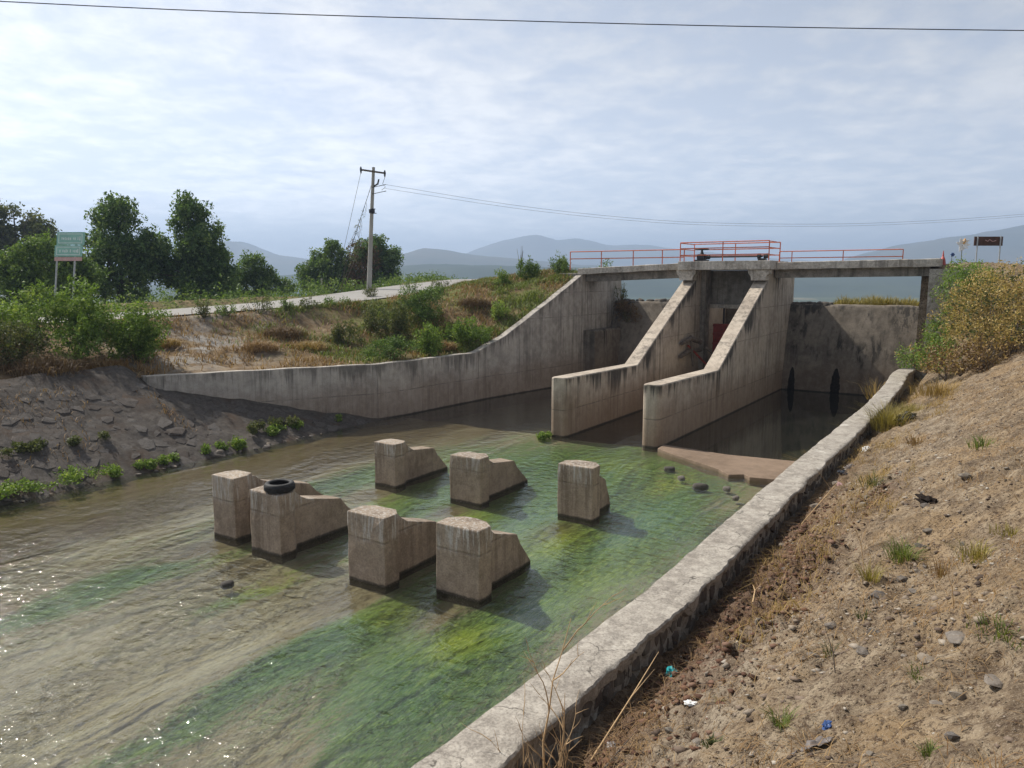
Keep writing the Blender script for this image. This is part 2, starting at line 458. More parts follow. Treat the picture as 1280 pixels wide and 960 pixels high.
# ================================================================== the setting
def tps_fit(P):
    P = np.array(P, float); X = P[:, :2] / 30.0; n = len(X)
    d2 = ((X[:, None] - X[None]) ** 2).sum(-1)
    K = np.where(d2 > 0, d2 * np.log(d2 + 1e-12), 0) + np.eye(n) * 0.002
    A = np.zeros((n + 3, n + 3)); A[:n, :n] = K
    A[:n, n] = 1; A[:n, n + 1:] = X; A[n, :n] = 1; A[n + 1:, :n] = X.T
    w = np.linalg.solve(A, np.r_[P[:, 2], 0, 0, 0])
    def f(u, v):
        q = np.stack([np.ravel(u), np.ravel(v)], -1) / 30.0
        out = np.empty(len(q))
        for i in range(0, len(q), 20000):
            e = ((q[i:i + 20000, None] - X[None]) ** 2).sum(-1)
            k = np.where(e > 0, e * np.log(e + 1e-12), 0)
            out[i:i + 20000] = k @ w[:n] + w[n] + q[i:i + 20000] @ w[n + 1:]
        return out.reshape(np.shape(u))
    return f

# --- road along the left bank (world x, y, z of its centre line)
ROAD = [(-60, 19, 3.75), (-45, 24, 3.85), (-33, 28.5, 3.97), (-22.9, 34, 4.07), (-17.6, 38, 4.28), (-12.9, 42.3, 4.58), (-9.9, 46.2, 4.87), (-5.9, 53.5, 5.45), (-2.7, 60, 5.83), (-1.6, 66, 5.85), (-2.6, 75, 5.4), (-7, 92, 4.5), (-16, 115, 3.6)]
def densify(pts, step):
    P = np.array(pts, float); out = []
    for i in range(len(P) - 1):
        p0, p1, p2, p3 = P[max(i - 1, 0)], P[i], P[i + 1], P[min(i + 2, len(P) - 1)]
        n = max(1, int(np.linalg.norm(p2 - p1) / step))
        for t in np.arange(n) / n:
            out.append(0.5 * ((2 * p1) + (p2 - p0) * t + (2 * p0 - 5 * p1 + 4 * p2 - p3) * t * t + (3 * p1 - p0 - 3 * p2 + p3) * t ** 3))
    out.append(P[-1]); return np.array(out)
RC = densify(ROAD, 1.0)
RC_uv = np.stack([RC[:, 0] * CT - RC[:, 1] * ST, RC[:, 0] * ST + RC[:, 1] * CT], -1)

# --- left bank terrain
UB = np.array([(-60, -26.9), (16.2, -26.9), (20, -24.72), (24.1, -22.45), (31.1, -22.0), (36, -21.2), (39.2, -21.0), (46, -21.0), (200, -21.0)])
def ub(v): return np.interp(v, UB[:, 0], UB[:, 1])
WTOP = np.array([(16.2, 2.40), (24, 2.40), (30.2, 2.40), (32.4, 3.1), (36.4, 4.96), (39.5, 6.30), (41, 6.45)])
ctrl = [(-26.9, v, 2.42) for v in range(-40, 16, 6)]
ctrl += [(float(ub(v)), v, float(np.interp(v, WTOP[:, 0], WTOP[:, 1])) - 0.07) for v in (16.2, 18, 20, 22, 24, 26, 28, 30.2, 31.2, 32.4, 34.4, 36.4, 38, 39.5, 41)]
ctrl += [(-21, 42.5, 6.4), (-21, 44.2, 5.2), (-23, 42, 6.35), (-25, 43, 6.1), (-21, 47, 3.9), (-21, 50, 2.4), (-22, 56, 0.8), (-24, 66, -1.0), (-21, 80, -3), (-21, 110, -6)]
ctrl += [(-24, 39.5, 5.9), (-25.5, 36, 5.15), (-26, 33, 4.3), (-26.5, 29.5, 3.4), (-28, 25, 3.2), (-29, 20, 2.95), (-30, 15, 3.05), (-31, 8, 3.0), (-31, 0, 2.9)]
for i in range(0, len(RC), 5):
    ctrl.append((RC_uv[i, 0], RC_uv[i, 1], RC[i, 2]))
for (x, y, z) in [(-30, 56, 3.6), (-16, 66, 4.2), (-8, 76, 4.7), (-45, 45, 3.5), (-40, 85, 3.4), (-20, 100, 3.6), (-70, 40, 3.4), (-80, 80, 3.4), (-100, 60, 3.4)]:
    u, v = uv_of(x, y); ctrl.append((u, v, z))
_left = tps_fit(ctrl)
def left_z(u, v, detail=True):
    u, v = np.asarray(u, float), np.asarray(v, float)
    z = _left(u, v)
    q = ub(v) - u
    if detail:
        k = sstep(0.15, 1.5, q)
        z = z + k * (0.16 * fbm(u * 0.45, v * 0.45, 1.0, 3) + 0.05 * fbm(u * 2.1, v * 2.1, 4.0, 2))
    sh = np.shape(u)
    d2 = ((np.stack([u.ravel(), v.ravel()], -1)[:, None] - RC_uv[None]) ** 2).sum(-1)
    i = d2.argmin(1); d = np.sqrt(d2[np.arange(len(i)), i])
    rz = RC[i, 2] - 0.05
    w = 1 - sstep(3.2, 5.2, d)
    tg = np.gradient(RC_uv, axis=0)[i]
    sgn = tg[:, 0] * (v.ravel() - RC_uv[i, 1]) - tg[:, 1] * (u.ravel() - RC_uv[i, 0])      # > 0 beyond the road
    zf = z.ravel()
    kf = sstep(4.5, 16, d) * (sgn > 0); zf = zf * (1 - kf) + (np.minimum(RC[i, 2], 4.2) - 0.9 - 0.02 * d) * kf
    ku = sstep(43.2, 45.2, v.ravel()) * (sgn <= 0) * sstep(3.5, 9, d); zf = zf * (1 - ku) + np.clip(5.2 - 1.1 * (v.ravel() - 43.6), -3, 7) * ku
    z = (zf * (1 - w) + rz * w).reshape(sh)
    # lie of the reach where wall tops hold the soil
    return z

# --- right bank terrain
def right_z(u, v):
    u, v = np.asarray(u, float), np.asarray(v, float)
    t = np.maximum(u + 3.3, 0)
    slope = 0.60 - 0.06 * sstep(8, 25, v)
    z = 1.18 + slope * np.minimum(t, 6.2) + 0.05 * np.maximum(t - 6.2, 0)
    emb = sstep(35.5, 40.5, v - 0.15 * t) * np.maximum(sstep(0.1, 2.4, t), sstep(39.4, 40.2, v))
    z = z * (1 - emb) + np.maximum(z, 6.55) * emb
    z = z + 0.12 * fbm(u * 0.5, v * 0.5, 2.0, 3) * sstep(0.0, 1.0, t)
    dug = np.exp(-(((t - 0.95) / 0.75) ** 2 + ((v - 10.2) / 3.6) ** 2))
    z = z + 0.06 * fbm(u * 2.4, v * 1.6, 5.0, 3) + 0.034 * fbm(u * 8, v * 7, 7.0, 3) * (1 + 2.5 * dug) - 0.12 * dug + 0.05 * dug * fbm(u * 5, v * 5, 3.3, 2)
    back = sstep(43.5, 46.5, v)
    return z * (1 - back) + 5.2 * back

# --- materials of the ground
def ground_left_mat():
    g = G('bank_soil_and_turf'); p = g.pos()
    a = g.noise(p, 0.35, 5, 0.6); b = g.noise(p, 1.7, 5, 0.65); c = g.noise(p, 9, 4, 0.6)
    col = g.ramp(b, [(0.36, (0.085, 0.056, 0.032)), (0.50, (0.165, 0.112, 0.062)), (0.64, (0.235, 0.172, 0.10))])
    gr = g.math('MULTIPLY', g.ramp(a, [(0.42, 0.0), (0.55, 1.0)]), g.ramp(b, [(0.35, 0.3), (0.55, 1.0)]))
    col = g.mix(g.math('MULTIPLY', gr, g.attr('green')), col, g.mix(c, (0.085, 0.105, 0.028), (0.155, 0.165, 0.055)))
    col = g.mix(g.math('MULTIPLY', g.ramp(g.noise(p, 0.6, 5, 0.7), [(0.45, 0.0), (0.56, 1.0)]), g.attr('bare')), col, g.mix(c, (0.22, 0.205, 0.185), (0.34, 0.32, 0.295)))
    col = g.mix(g.ramp(c, [(0.3, 0.4), (0.5, 0.0)]), col, (0.07, 0.05, 0.03))
    h = g.math('ADD', g.math('MULTIPLY', b, 0.6), g.math('MULTIPLY', c, 0.4))
    return g.done(g.principled(col, 0.95, g.bump(h, 0.8, 0.08), 0, 0.1))
def ground_right_mat():
    g = G('dry_dirt'); p = g.pos()
    a = g.noise(p, 0.8, 5, 0.6); b = g.noise(p, 3.4, 6, 0.68); c = g.noise(p, 17, 5, 0.7); d = g.noise(p, 70, 4, 0.7)
    col = g.ramp(b, [(0.36, (0.098, 0.070, 0.046)), (0.49, (0.198, 0.148, 0.098)), (0.64, (0.32, 0.255, 0.178))])
    col = g.mix(g.ramp(a, [(0.47, 0.0), (0.60, 0.55)]), col, (0.30, 0.205, 0.11))
    col = g.mix(g.math('MULTIPLY', g.attr('dug'), g.ramp(c, [(0.35, 1.0), (0.75, 0.55)])), col, g.mix(b, (0.065, 0.036, 0.024), (0.16, 0.088, 0.058)))
    col = g.mix(g.math('MULTIPLY', g.attr('pale'), g.ramp(b, [(0.4, 0.2), (0.62, 0.9)])), col, (0.32, 0.27, 0.205))
    col = g.mix(g.ramp(c, [(0.38, 0.9), (0.50, 0.0)]), col, (0.062, 0.040, 0.027))
    col = g.mix(g.ramp(d, [(0.54, 0.0), (0.66, 0.6)]), col, (0.42, 0.35, 0.265))
    peb = g.voro(p, 26, 'F1')
    pm = g.ramp(peb, [(0.12, 1.0), (0.30, 0.0)])
    h = g.math('ADD', g.math('MULTIPLY', c, 0.6), g.math('MULTIPLY', d, 0.25))
    h = g.math('ADD', h, g.math('MULTIPLY', pm, 0.35))
    return g.done(g.principled(col, 0.95, g.bump(h, 1.0, 0.06), 0, 0.12))
def plain_mat():
    g = G('far_fields'); p = g.pos()
    cell = g.voro(g.map(p, (0.7, 0.28, 1)), 0.012, 'F1', 1)
    s_ = g.n.new('ShaderNodeRGBToBW'); g.l.new(cell, s_.inputs[0])
    col = g.ramp(s_.outputs[0], [(0.2, (0.045, 0.062, 0.028)), (0.45, (0.10, 0.105, 0.05)), (0.6, (0.22, 0.18, 0.10)), (0.8, (0.07, 0.085, 0.035))])
    n = g.noise(p, 0.03, 6, 0.65)
    col = g.mix(g.ramp(n, [(0.45, 0.0), (0.6, 0.8)]), col, (0.040, 0.058, 0.028))
    return g.done(g.principled(col, 0.95, None, 0, 0.05))
def hill_mat(name, c0, c1):
    g = G(name); p = g.pos()
    n = g.noise(p, 0.0035, 7, 0.65)
    return g.done(g.principled(g.mix(g.ramp(n, [(0.4, 0.0), (0.6, 1.0)]), c0, c1), 0.95, None, 0, 0.05))
def revet_mat():
    g = G('mortar_and_silt'); p = g.pos()
    a = g.noise(p, 0.7, 5, 0.6); b = g.noise(p, 5, 5, 0.65); c = g.noise(p, 28, 4, 0.65)
    col = g.mix(g.ramp(b, [(0.35, 0.0), (0.7, 1.0)]), (0.060, 0.051, 0.044), (0.122, 0.108, 0.095))
    col = g.mix(g.ramp(a, [(0.50, 0.0), (0.66, 0.7)]), col, (0.085, 0.055, 0.037))
    h = g.math('ADD', g.math('MULTIPLY', b, 0.6), g.math('MULTIPLY', c, 0.4))
    return g.done(g.principled(col, 0.9, g.bump(h, 0.8, 0.05), 0, 0.15))
def stone_mat(name, cols, lich=0.3, rough=0.85):
    g = G(name); p = g.pos()
    r = g.rand()
    col = g.ramp(r, [(i / max(1, len(cols) - 1), c) for i, c in enumerate(cols)])
    b = g.noise(p, 9, 5, 0.65); c = g.noise(p, 45, 4, 0.65)
    col = g.mix(g.ramp(b, [(0.35, 0.6), (0.6, 0.0)]), col, g.mix(1.0, col, (0.45, 0.43, 0.42), 'MULTIPLY'))
    col = g.mix(g.ramp(c, [(0.55, 0.0), (0.72, lich)]), col, (0.42, 0.40, 0.36))
    h = g.math('ADD', g.math('MULTIPLY', b, 0.7), g.math('MULTIPLY', c, 0.3))
    return g.done(g.principled(col, rough, g.bump(h, 0.7, 0.025), 0, 0.2))
def road_mat():
    g = G('pale_road'); p = g.pos()
    a = g.noise(p, 0.4, 5, 0.6); c = g.noise(p, 14, 4, 0.7)
    col = g.mix(g.ramp(a, [(0.35, 0.0), (0.7, 1.0)]), (0.26, 0.25, 0.235), (0.34, 0.325, 0.305))
    col = g.mix(g.ramp(c, [(0.35, 0.3), (0.5, 0.0)]), col, (0.2, 0.19, 0.175))
    return g.done(g.principled(col, 0.9, g.bump(c, 0.4, 0.01), 0, 0.2))
def bed_mat():
    g = G('river_bed_silt_and_algae'); q = g.uvz()
    st = g.map(q, (1.9, 0.42, 1))
    warp = g.noise(g.map(q, (1, 0.6, 1)), 0.8, 3, 0.5)
    a = g.noise(st, 1.3, 6, 0.68, 0.8); b = g.noise(g.map(q, (11, 2.0, 1)), 1.5, 6, 0.78, 0.7); c = g.noise(g.map(q, (1.6, 0.8, 1)), 19, 5, 0.72)
    sand = g.ramp(g.math('ADD', g.math('MULTIPLY', c, 0.55), g.math('MULTIPLY', b, 0.45)), [(0.36, (0.25, 0.21, 0.145)), (0.5, (0.37, 0.325, 0.245)), (0.64, (0.47, 0.42, 0.33))])
    sand = g.mix(g.ramp(a, [(0.40, 0.40), (0.60, 0.0)]), sand, (0.175, 0.120, 0.065))
    al = g.math('ADD', g.attr('algae'), g.math('MULTIPLY', g.math('SUBTRACT', g.math('ADD', g.math('MULTIPLY', a, 0.6), g.math('MULTIPLY', b, 0.4)), 0.5), 2.1))
    gcol = g.ramp(b, [(0.30, (0.028, 0.076, 0.026)), (0.50, (0.082, 0.172, 0.055)), (0.64, (0.21, 0.30, 0.105))])
    ycol = g.ramp(b, [(0.30, (0.095, 0.145, 0.012)), (0.50, (0.26, 0.32, 0.035)), (0.64, (0.44, 0.46, 0.10))])
    gcol = g.mix(g.math('ADD', g.attr('yellow'), g.math('MULTIPLY', g.math('SUBTRACT', a, 0.5), 1.2), True), gcol, ycol)
    al = g.math('ADD', al, g.math('MULTIPLY', g.math('SUBTRACT', c, 0.5), 1.1))
    col = g.mix(g.ramp(al, [(0.22, 0.0), (0.50, 0.8), (0.85, 1.0)]), sand, gcol)
    col = g.mix(g.math('MULTIPLY', g.attr('silt'), g.ramp(a, [(0.3, 1.0), (0.8, 0.75)])), col, g.mix(c, (0.072, 0.043, 0.018), (0.135, 0.088, 0.040)))
    col = g.mix(g.attr('depth_dark'), col, (0.030, 0.030, 0.016))  # darkness of deep water put into the bed colour
    h = g.math('ADD', g.math('MULTIPLY', b, 0.6), g.math('MULTIPLY', c, 0.4))
    return g.done(g.principled(col, 0.9, g.bump(h, 1.0, 0.06), 0, 0.1))
def water_mat(name, tint, turb, tcol, rip=True, scale=1.0):
    g = G(name); q = g.uvz()
    n1 = g.noise(g.map(q, (0.9, 1.35, 1)), 3.0 * scale, 3, 0.5, 0.35)
    n2 = g.noise(g.map(q, (1.25, 0.8, 1)), 8.5 * scale, 4, 0.65, 0.8)
    n3 = g.noise(g.map(q, (1.0, 1.0, 1)), 26 * scale, 2, 0.6)
    h = g.math('ADD', g.math('MULTIPLY', n1, 0.80), g.math('ADD', g.math('MULTIPLY', n2, 0.20), g.math('MULTIPLY', n3, 0.012)))
    if rip:
        calm = g.ramp(g.noise(g.map(q, (0.55, 0.16, 1)), 1.0, 3, 0.55, 0.6), [(0.40, 0.30), (0.60, 1.0)])
        h = g.math('MULTIPLY', h, g.math('MULTIPLY', g.attr('rip'), calm))
        nb = g.bump(h, 1.0, 0.14)
    else:
        nb = g.bump(h, 0.3, 0.03)
    fr = g.n.new('ShaderNodeFresnel'); fr.inputs['IOR'].default_value = 1.333; g.l.new(nb, fr.inputs['Normal'])
    gl = g.n.new('ShaderNodeBsdfGlossy'); gl.inputs['Roughness'].default_value = 0.04; g.l.new(nb, gl.inputs['Normal'])
    gl.inputs['Color'].default_value = (1, 1, 1, 1)
    tr = g.n.new('ShaderNodeBsdfTransparent'); tr.inputs['Color'].default_value = (*tint, 1)
    df = g.n.new('ShaderNodeBsdfDiffuse'); g.l.new(nb, df.inputs['Normal']); df.inputs['Color'].default_value = (*tcol, 1)
    m1 = g.n.new('ShaderNodeMixShader'); m1.inputs[0].default_value = turb
    g.l.new(tr.outputs[0], m1.inputs[1]); g.l.new(df.outputs[0], m1.inputs[2])
    m2 = g.n.new('ShaderNodeMixShader'); g.l.new(g.math('ADD', g.math('MULTIPLY', fr.outputs[0], 1.15), 0.02, True), m2.inputs[0])
    g.l.new(m1.outputs[0], m2.inputs[1]); g.l.new(gl.outputs[0], m2.inputs[2])
    return g.done(m2.outputs[0])

def grid_obj(name, us, vs, zf, m, attrs=None, uoff=None, kind='structure'):
    U, V = np.meshgrid(us, vs)
    if uoff is not None: U = uoff(V) + U
    Z = zf(U, V)
    X = U * CT + V * ST; Y = -U * ST + V * CT
    at = {k: f(U, V).ravel() for k, f in attrs.items()} if attrs else None
    me = mesh_np(name, np.stack([X, Y, Z], -1).reshape(-1, 3), grid_faces(len(us), len(vs)), m, at, True)
    o = link(name, me)
    if kind: o['kind'] = kind
    return o

# --- left bank
qs = -np.r_[0, 0.2, 0.5, 0.9, np.arange(1.4, 14, 0.5), np.arange(14, 30, 1.0), np.geomspace(30, 120, 14)]
vs = np.r_[-40, -25, np.arange(-14, 50, 0.5), np.arange(50, 75, 1.5), np.geomspace(75, 125, 10)]
def green_l(U, V):
    return np.clip(sstep(27, 32, V) * sstep(-37, -29, U) + sstep(-36, -41, U - 0.25 * (V - 16)) + sstep(-38, -44, U) + 0.35 * sstep(5, -2, V) + 0.45 * sstep(20, 25, V), 0, 1)
def bare_l(U, V):
    return np.exp(-(((U + 29) / 2.6) ** 2 + ((V - 19.5) / 3.0) ** 2)) * 1.2 + 0.5 * np.exp(-(((U + 33) / 3.5) ** 2 + ((V - 24) / 4.0) ** 2))
left_bank = grid_obj('left_bank', qs[::-1], vs, left_z, ground_left_mat(), {'green': green_l, 'bare': bare_l}, uoff=lambda V: ub(V))

# --- right bank
us = np.r_[np.arange(-3.45, 1.6, 0.055), np.geomspace(1.65, 14, 16)]
vs = [1.5]
while vs[-1] < 60: vs.append(vs[-1] + max(0.045, vs[-1] * 0.0095))
def dug_r(U, V):
    t = U + 3.3
    return np.clip(1.3 * np.exp(-(((t - 0.75) / 0.7) ** 2 + ((V - 10.4) / 3.4) ** 2)) + 0.8 * np.exp(-(((t - 0.25) / 0.35) ** 2)) * sstep(26, 12, V)
                   + 0.8 * np.exp(-(((t - 1.7) / 0.28) ** 2 + ((V - 14.5) / 1.2) ** 2)), 0, 1)
def pale_r(U, V):
    return np.clip(np.exp(-(((U + 2.1) / 0.6) ** 2 + ((V - 7.3) / 2.0) ** 2)) + 0.7 * np.exp(-(((U + 1.6) / 0.8) ** 2 + ((V - 22) / 6.0) ** 2)), 0, 1)
right_bank = grid_obj('right_bank', us, np.array(vs), right_z, ground_right_mat(), {'dug': dug_r, 'pale': pale_r})

# --- river bed and water
BLOCKS = [(-14.95, 10.70, 0.80, 1.46), (-13.33, 10.56, 0.98, 1.36), (-10.27, 10.52, 0.98, 1.41), (-8.37, 10.98, 1.02, 1.38),
          (-14.86, 16.08, 0.80, 1.27), (-11.89, 15.98, 1.02, 1.27), (-8.77, 16.40, 1.0, 1.36)]
def blob(U, V, u, v, su, sv): return np.exp(-(((U - u) / su) ** 2 + ((V - v) / sv) ** 2))
def algae_f(U, V):
    Vw = V; Uw = U + 0.35 * fbm(U * 0.35, V * 0.25, 8.0, 2)
    a = 0.06 + 0 * U
    a += 1.0 * blob(Uw, Vw, -8.95, 9.0, 0.8, 2.4) + 0.6 * blob(Uw, Vw, -9.15, 5.0, 0.55, 3.0)
    a += 0.85 * blob(Uw, Vw, -14.4, 7.6, 0.7, 3.6)
    a += 0.55 * blob(Uw, Vw, -12.15, 9.0, 0.45, 1.8)
    a += 0.62 * blob(Uw, Vw, -7.3, 9.2, 0.7, 2.6) + 0.55 * blob(Uw, Vw, -6.4, 7.5, 0.9, 3.5)
    a += 1.05 * blob(Uw, Vw, -11.2, 20.0, 4.2, 5.6) + 0.35 * blob(Uw, Vw, -12.4, 13.8, 1.6, 2.2)
    a += 0.75 * blob(Uw, Vw, -8.0, 16.5, 1.8, 4.5) + 0.6 * blob(Uw, Vw, -8.2, 21.5, 0.9, 2.5)
    a += 0.5 * blob(Uw, Vw, -16.2, 15.5, 1.0, 4.5) + 0.4 * blob(Uw, Vw, -6.4, 12.5, 1.0, 4)
    for (bu, bv, bw, bh) in BLOCKS: a -= 0.55 * blob(U, V, bu - 0.1, bv - 0.7, 0.42, 0.95)
    a -= 0.9 * sstep(-17.4, -18.6, U)
    a -= 0.5 * blob(Uw, Vw, -11.2, 5.5, 1.3, 3.4)
    a = a * (1 - 0.35 * sstep(8, 4, V))
    return a
def yellow_f(U, V):
    return np.clip(0.0 + 0.9 * blob(U, V, -12.1, 9.8, 0.6, 0.9) + 0.9 * blob(U, V, -8.5, 15.1, 0.8, 1.3) + 0.8 * blob(U, V, -8.1, 21.5, 0.6, 1.8)
                   + 0.9 * blob(U, V, -7.4, 9.7, 0.5, 0.8) + 0.8 * blob(U, V, -14.0, 9.9, 0.5, 0.5) + 0.7 * blob(U, V, -9.1, 10.0, 0.4, 0.7)
                   + 0.8 * blob(U, V, -11.4, 15.0, 0.7, 1.0) + 0.6 * blob(U, V, -14.4, 15.0, 0.6, 1.2) + 0.5 * blob(U, V, -6.4, 13.5, 0.8, 2.5) + 0.45 * blob(U, V, -10.5, 22.6, 1.6, 1.4) + 0.4 * blob(U, V, -15.8, 19.5, 0.8, 2.0), 0, 1)
def silt_f(U, V):
    s = 0.92 * sstep(-17.0, -18.6, U + 0.4 * fbm(U * 0.4, V * 0.3, 2.0, 2))
    for (bu, bv, bw, bh) in BLOCKS: s = np.maximum(s, 0.75 * blob(U, V, bu - 0.08, bv - 0.55, 0.45, 0.8))
    s = np.maximum(s, 0.75 * sstep(-15.5, -17.5, U) * sstep(18, 25, V))
    return np.clip(s, 0, 1)
def depth_dark_f(U, V):  # where the bed is painted dark, since the water itself absorbs no light with depth
    return np.clip(sstep(23.8, 25.6, V) * sstep(-10.8, -10.2, U) + 0.9 * sstep(25.5, 31, V), 0, 1)
def bed_z(U, V):
    return -0.15 + 0.04 * fbm(U * 0.8, V * 0.5, 1, 3) - 0.9 * sstep(25, 29, V)
river_bed = grid_obj('river_bed', np.arange(-26, -2.9, 0.14), np.r_[np.arange(-14, 2, 0.5), np.arange(2, 26, 0.14), np.arange(26, 45, 0.5)], bed_z, bed_mat(),
                     {'algae': algae_f, 'yellow': yellow_f, 'silt': silt_f, 'depth_dark': depth_dark_f})
def rip_f(U, V):
    calm = sstep(23.2, 24.6, V) * sstep(-10.9, -10.2, U)
    up = sstep(22, 30, V)
    left = sstep(-18.0, -20.5, U)
    r = 1.0 * (1 - 0.93 * calm) * (1 - 0.72 * up) * (1 - 0.4 * left)
    r = r * (1.0 + 0.9 * blob(U, V, -14.6, 6.5, 1.2, 4.5) + 1.3 * blob(U, V, -17.6, 9, 1.6, 5) + 0.5 * blob(U, V, -12.3, 8.5, 0.6, 2.0)) * (0.60 + 0.12 * sstep(18, 8, V))
    return r
wus = np.arange(-26, -3.2, 0.3); wvs = np.r_[np.arange(-14, 26, 0.4), np.arange(26, 43.6, 1.0)]
water = grid_obj('water', wus, wvs, lambda U, V: 0 * U, water_mat('river_water', (0.90, 0.93, 0.84), 0.035, (0.25, 0.245, 0.20)), {'rip': rip_f})

# --- far plain, reservoir
def ring(name, r0, r1, n, k, z0, z1, m, a0=0, a1=360):
    rs = np.geomspace(r0, r1, n); an = np.radians(np.linspace(a0, a1, k))
    A, Rr = np.meshgrid(an, rs)
    Z = z0 + (z1 - z0) * sstep(r0 * 1.05, 560, Rr)
    me = mesh_np(name, np.stack([Rr * np.cos(A), Rr * np.sin(A), Z], -1).reshape(-1, 3), grid_faces(k, n), m, None, True)
    o = link(name, me); o['kind'] = 'structure'; return o
far_plain = ring('far_plain', 62, 9000, 60, 97, -2.0, -26.0, plain_mat())
def up_z(U, V): return 4.52 - 5.0 * sstep(45.6, 58, V) + 0.10 * fbm(U * 0.7, V * 0.7, 3, 3)
silt_flat = grid_obj('silt_flat', np.arange(-21.4, 12, 0.6), np.arange(44.6, 66, 0.6), up_z, left_bank.data.materials[0],
                     {'green': lambda U, V: 0.9 + 0 * U, 'bare': lambda U, V: 0 * U})

# --- road sheet
T = np.gradient(RC, axis=0); T /= np.linalg.norm(T[:, :2], axis=1)[:, None]
Nn = np.stack([-T[:, 1], T[:, 0], 0 * T[:, 0]], -1)
offs = np.linspace(-3.0, 3.0, 9)
P = (RC[:, None] + Nn[:, None] * offs[None, :, None]); P[..., 2] += 0.02 + 0.04 * (1 - (offs / 3.0) ** 2)
P = P.reshape(-1, 3)
road = link('road', mesh_np('road', P, grid_faces(len(offs), len(RC)), road_mat(), None, True)); road['kind'] = 'structure'

# --- hills
def hill(name, D, prof, width, c0, c1, seed):
    prof = np.array(prof, float)
    px = np.linspace(prof[0, 0], prof[-1, 0], 150)
    top = np.interp(px, prof[:, 0], np.maximum(0, 348 - prof[:, 1])) / 950 * D + 32
    ker = np.array([1, 2, 3, 2, 1]) / 9.0; top = np.convolve(np.pad(top, 2, 'edge'), ker, 'valid')
    ww = np.linspace(-1, 1, 33)
    X = (px[None] - 640) / 950 * D * (1 + 0 * ww[:, None]); Y = D + width * ww[:, None] + 0 * px[None]
    Z = top[None] * np.clip(np.cos(ww[:, None] * math.pi / 2), 0, 1) ** 1.5
    sc = D / 9.0
    Z = Z * (1 + 0.22 * fbm(X / sc, Y / sc, seed, 5) * (1 - np.exp(-(ww[:, None] / 0.35) ** 2))) + top[None] * 0.035 * fbm(X / sc * 3, Y / sc * 3, seed, 3)
    Z = np.where(np.abs(ww[:, None]) + 0 * Z > 0.97, -28, Z - 26)
    me = mesh_np(name, np.stack([X, Y, Z], -1).reshape(-1, 3), grid_faces(150, 33), hill_mat(name + '_cover', c0, c1), None, True)
    o = link(name, me); o['kind'] = 'structure'; return o
hill('hill', 3600, [(150, 348), (215, 325), (250, 312), (278, 303), (300, 303), (335, 317), (372, 322), (430, 330), (520, 348)], 900, (0.055, 0.065, 0.035), (0.10, 0.09, 0.055), 1)
hill('hill', 2900, [(380, 348), (450, 334), (500, 320), (530, 312), (548, 313), (580, 319), (640, 324), (700, 330), (780, 336), (900, 348)], 650, (0.045, 0.058, 0.032), (0.085, 0.08, 0.045), 2)
hill('hill', 5200, [(480, 348), (560, 325), (600, 313), (625, 304), (645, 301), (660, 296), (668, 294), (685, 300), (700, 304), (715, 301), (735, 303), (760, 309), (800, 307), (850, 315), (930, 322), (1060, 330), (1200, 348)], 1200, (0.06, 0.068, 0.04), (0.105, 0.095, 0.06), 3)
hill('hill', 3300, [(980, 348), (1060, 326), (1110, 311), (1150, 303), (1200, 297), (1240, 291), (1280, 283), (1320, 277), (1380, 270), (1460, 290), (1560, 320), (1700, 348)], 950, (0.05, 0.06, 0.035), (0.09, 0.085, 0.05), 4)
hill('wooded_rise', 1700, [(250, 352), (400, 342), (480, 335), (540, 331), (640, 333), (740, 336), (860, 340), (1000, 340), (1150, 342), (1350, 341), (1600, 352)], 420, (0.028, 0.042, 0.020), (0.05, 0.065, 0.03), 5)

# --- haze: the air between here and the hills
hz = MB()
hz.loft([[(-9200, -9200, z), (9200, -9200, z), (9200, 9200, z), (-9200, 9200, z)] for z in (-31, 420)])
g = G('haze_air')
pv = g.n.new('ShaderNodeVolumePrincipled')
pv.inputs['Color'].default_value = (0.55, 0.72, 1.0, 1)
pv.inputs['Density'].default_value = 0.00036
pv.inputs['Anisotropy'].default_value = 0.2
g.l.new(pv.outputs[0], g.o.inputs['Volume'])
haze = hz.build('haze', g.m); haze['kind'] = 'stuff'
tag(haze, 'pale blue haze in the air over the valley', 'haze')

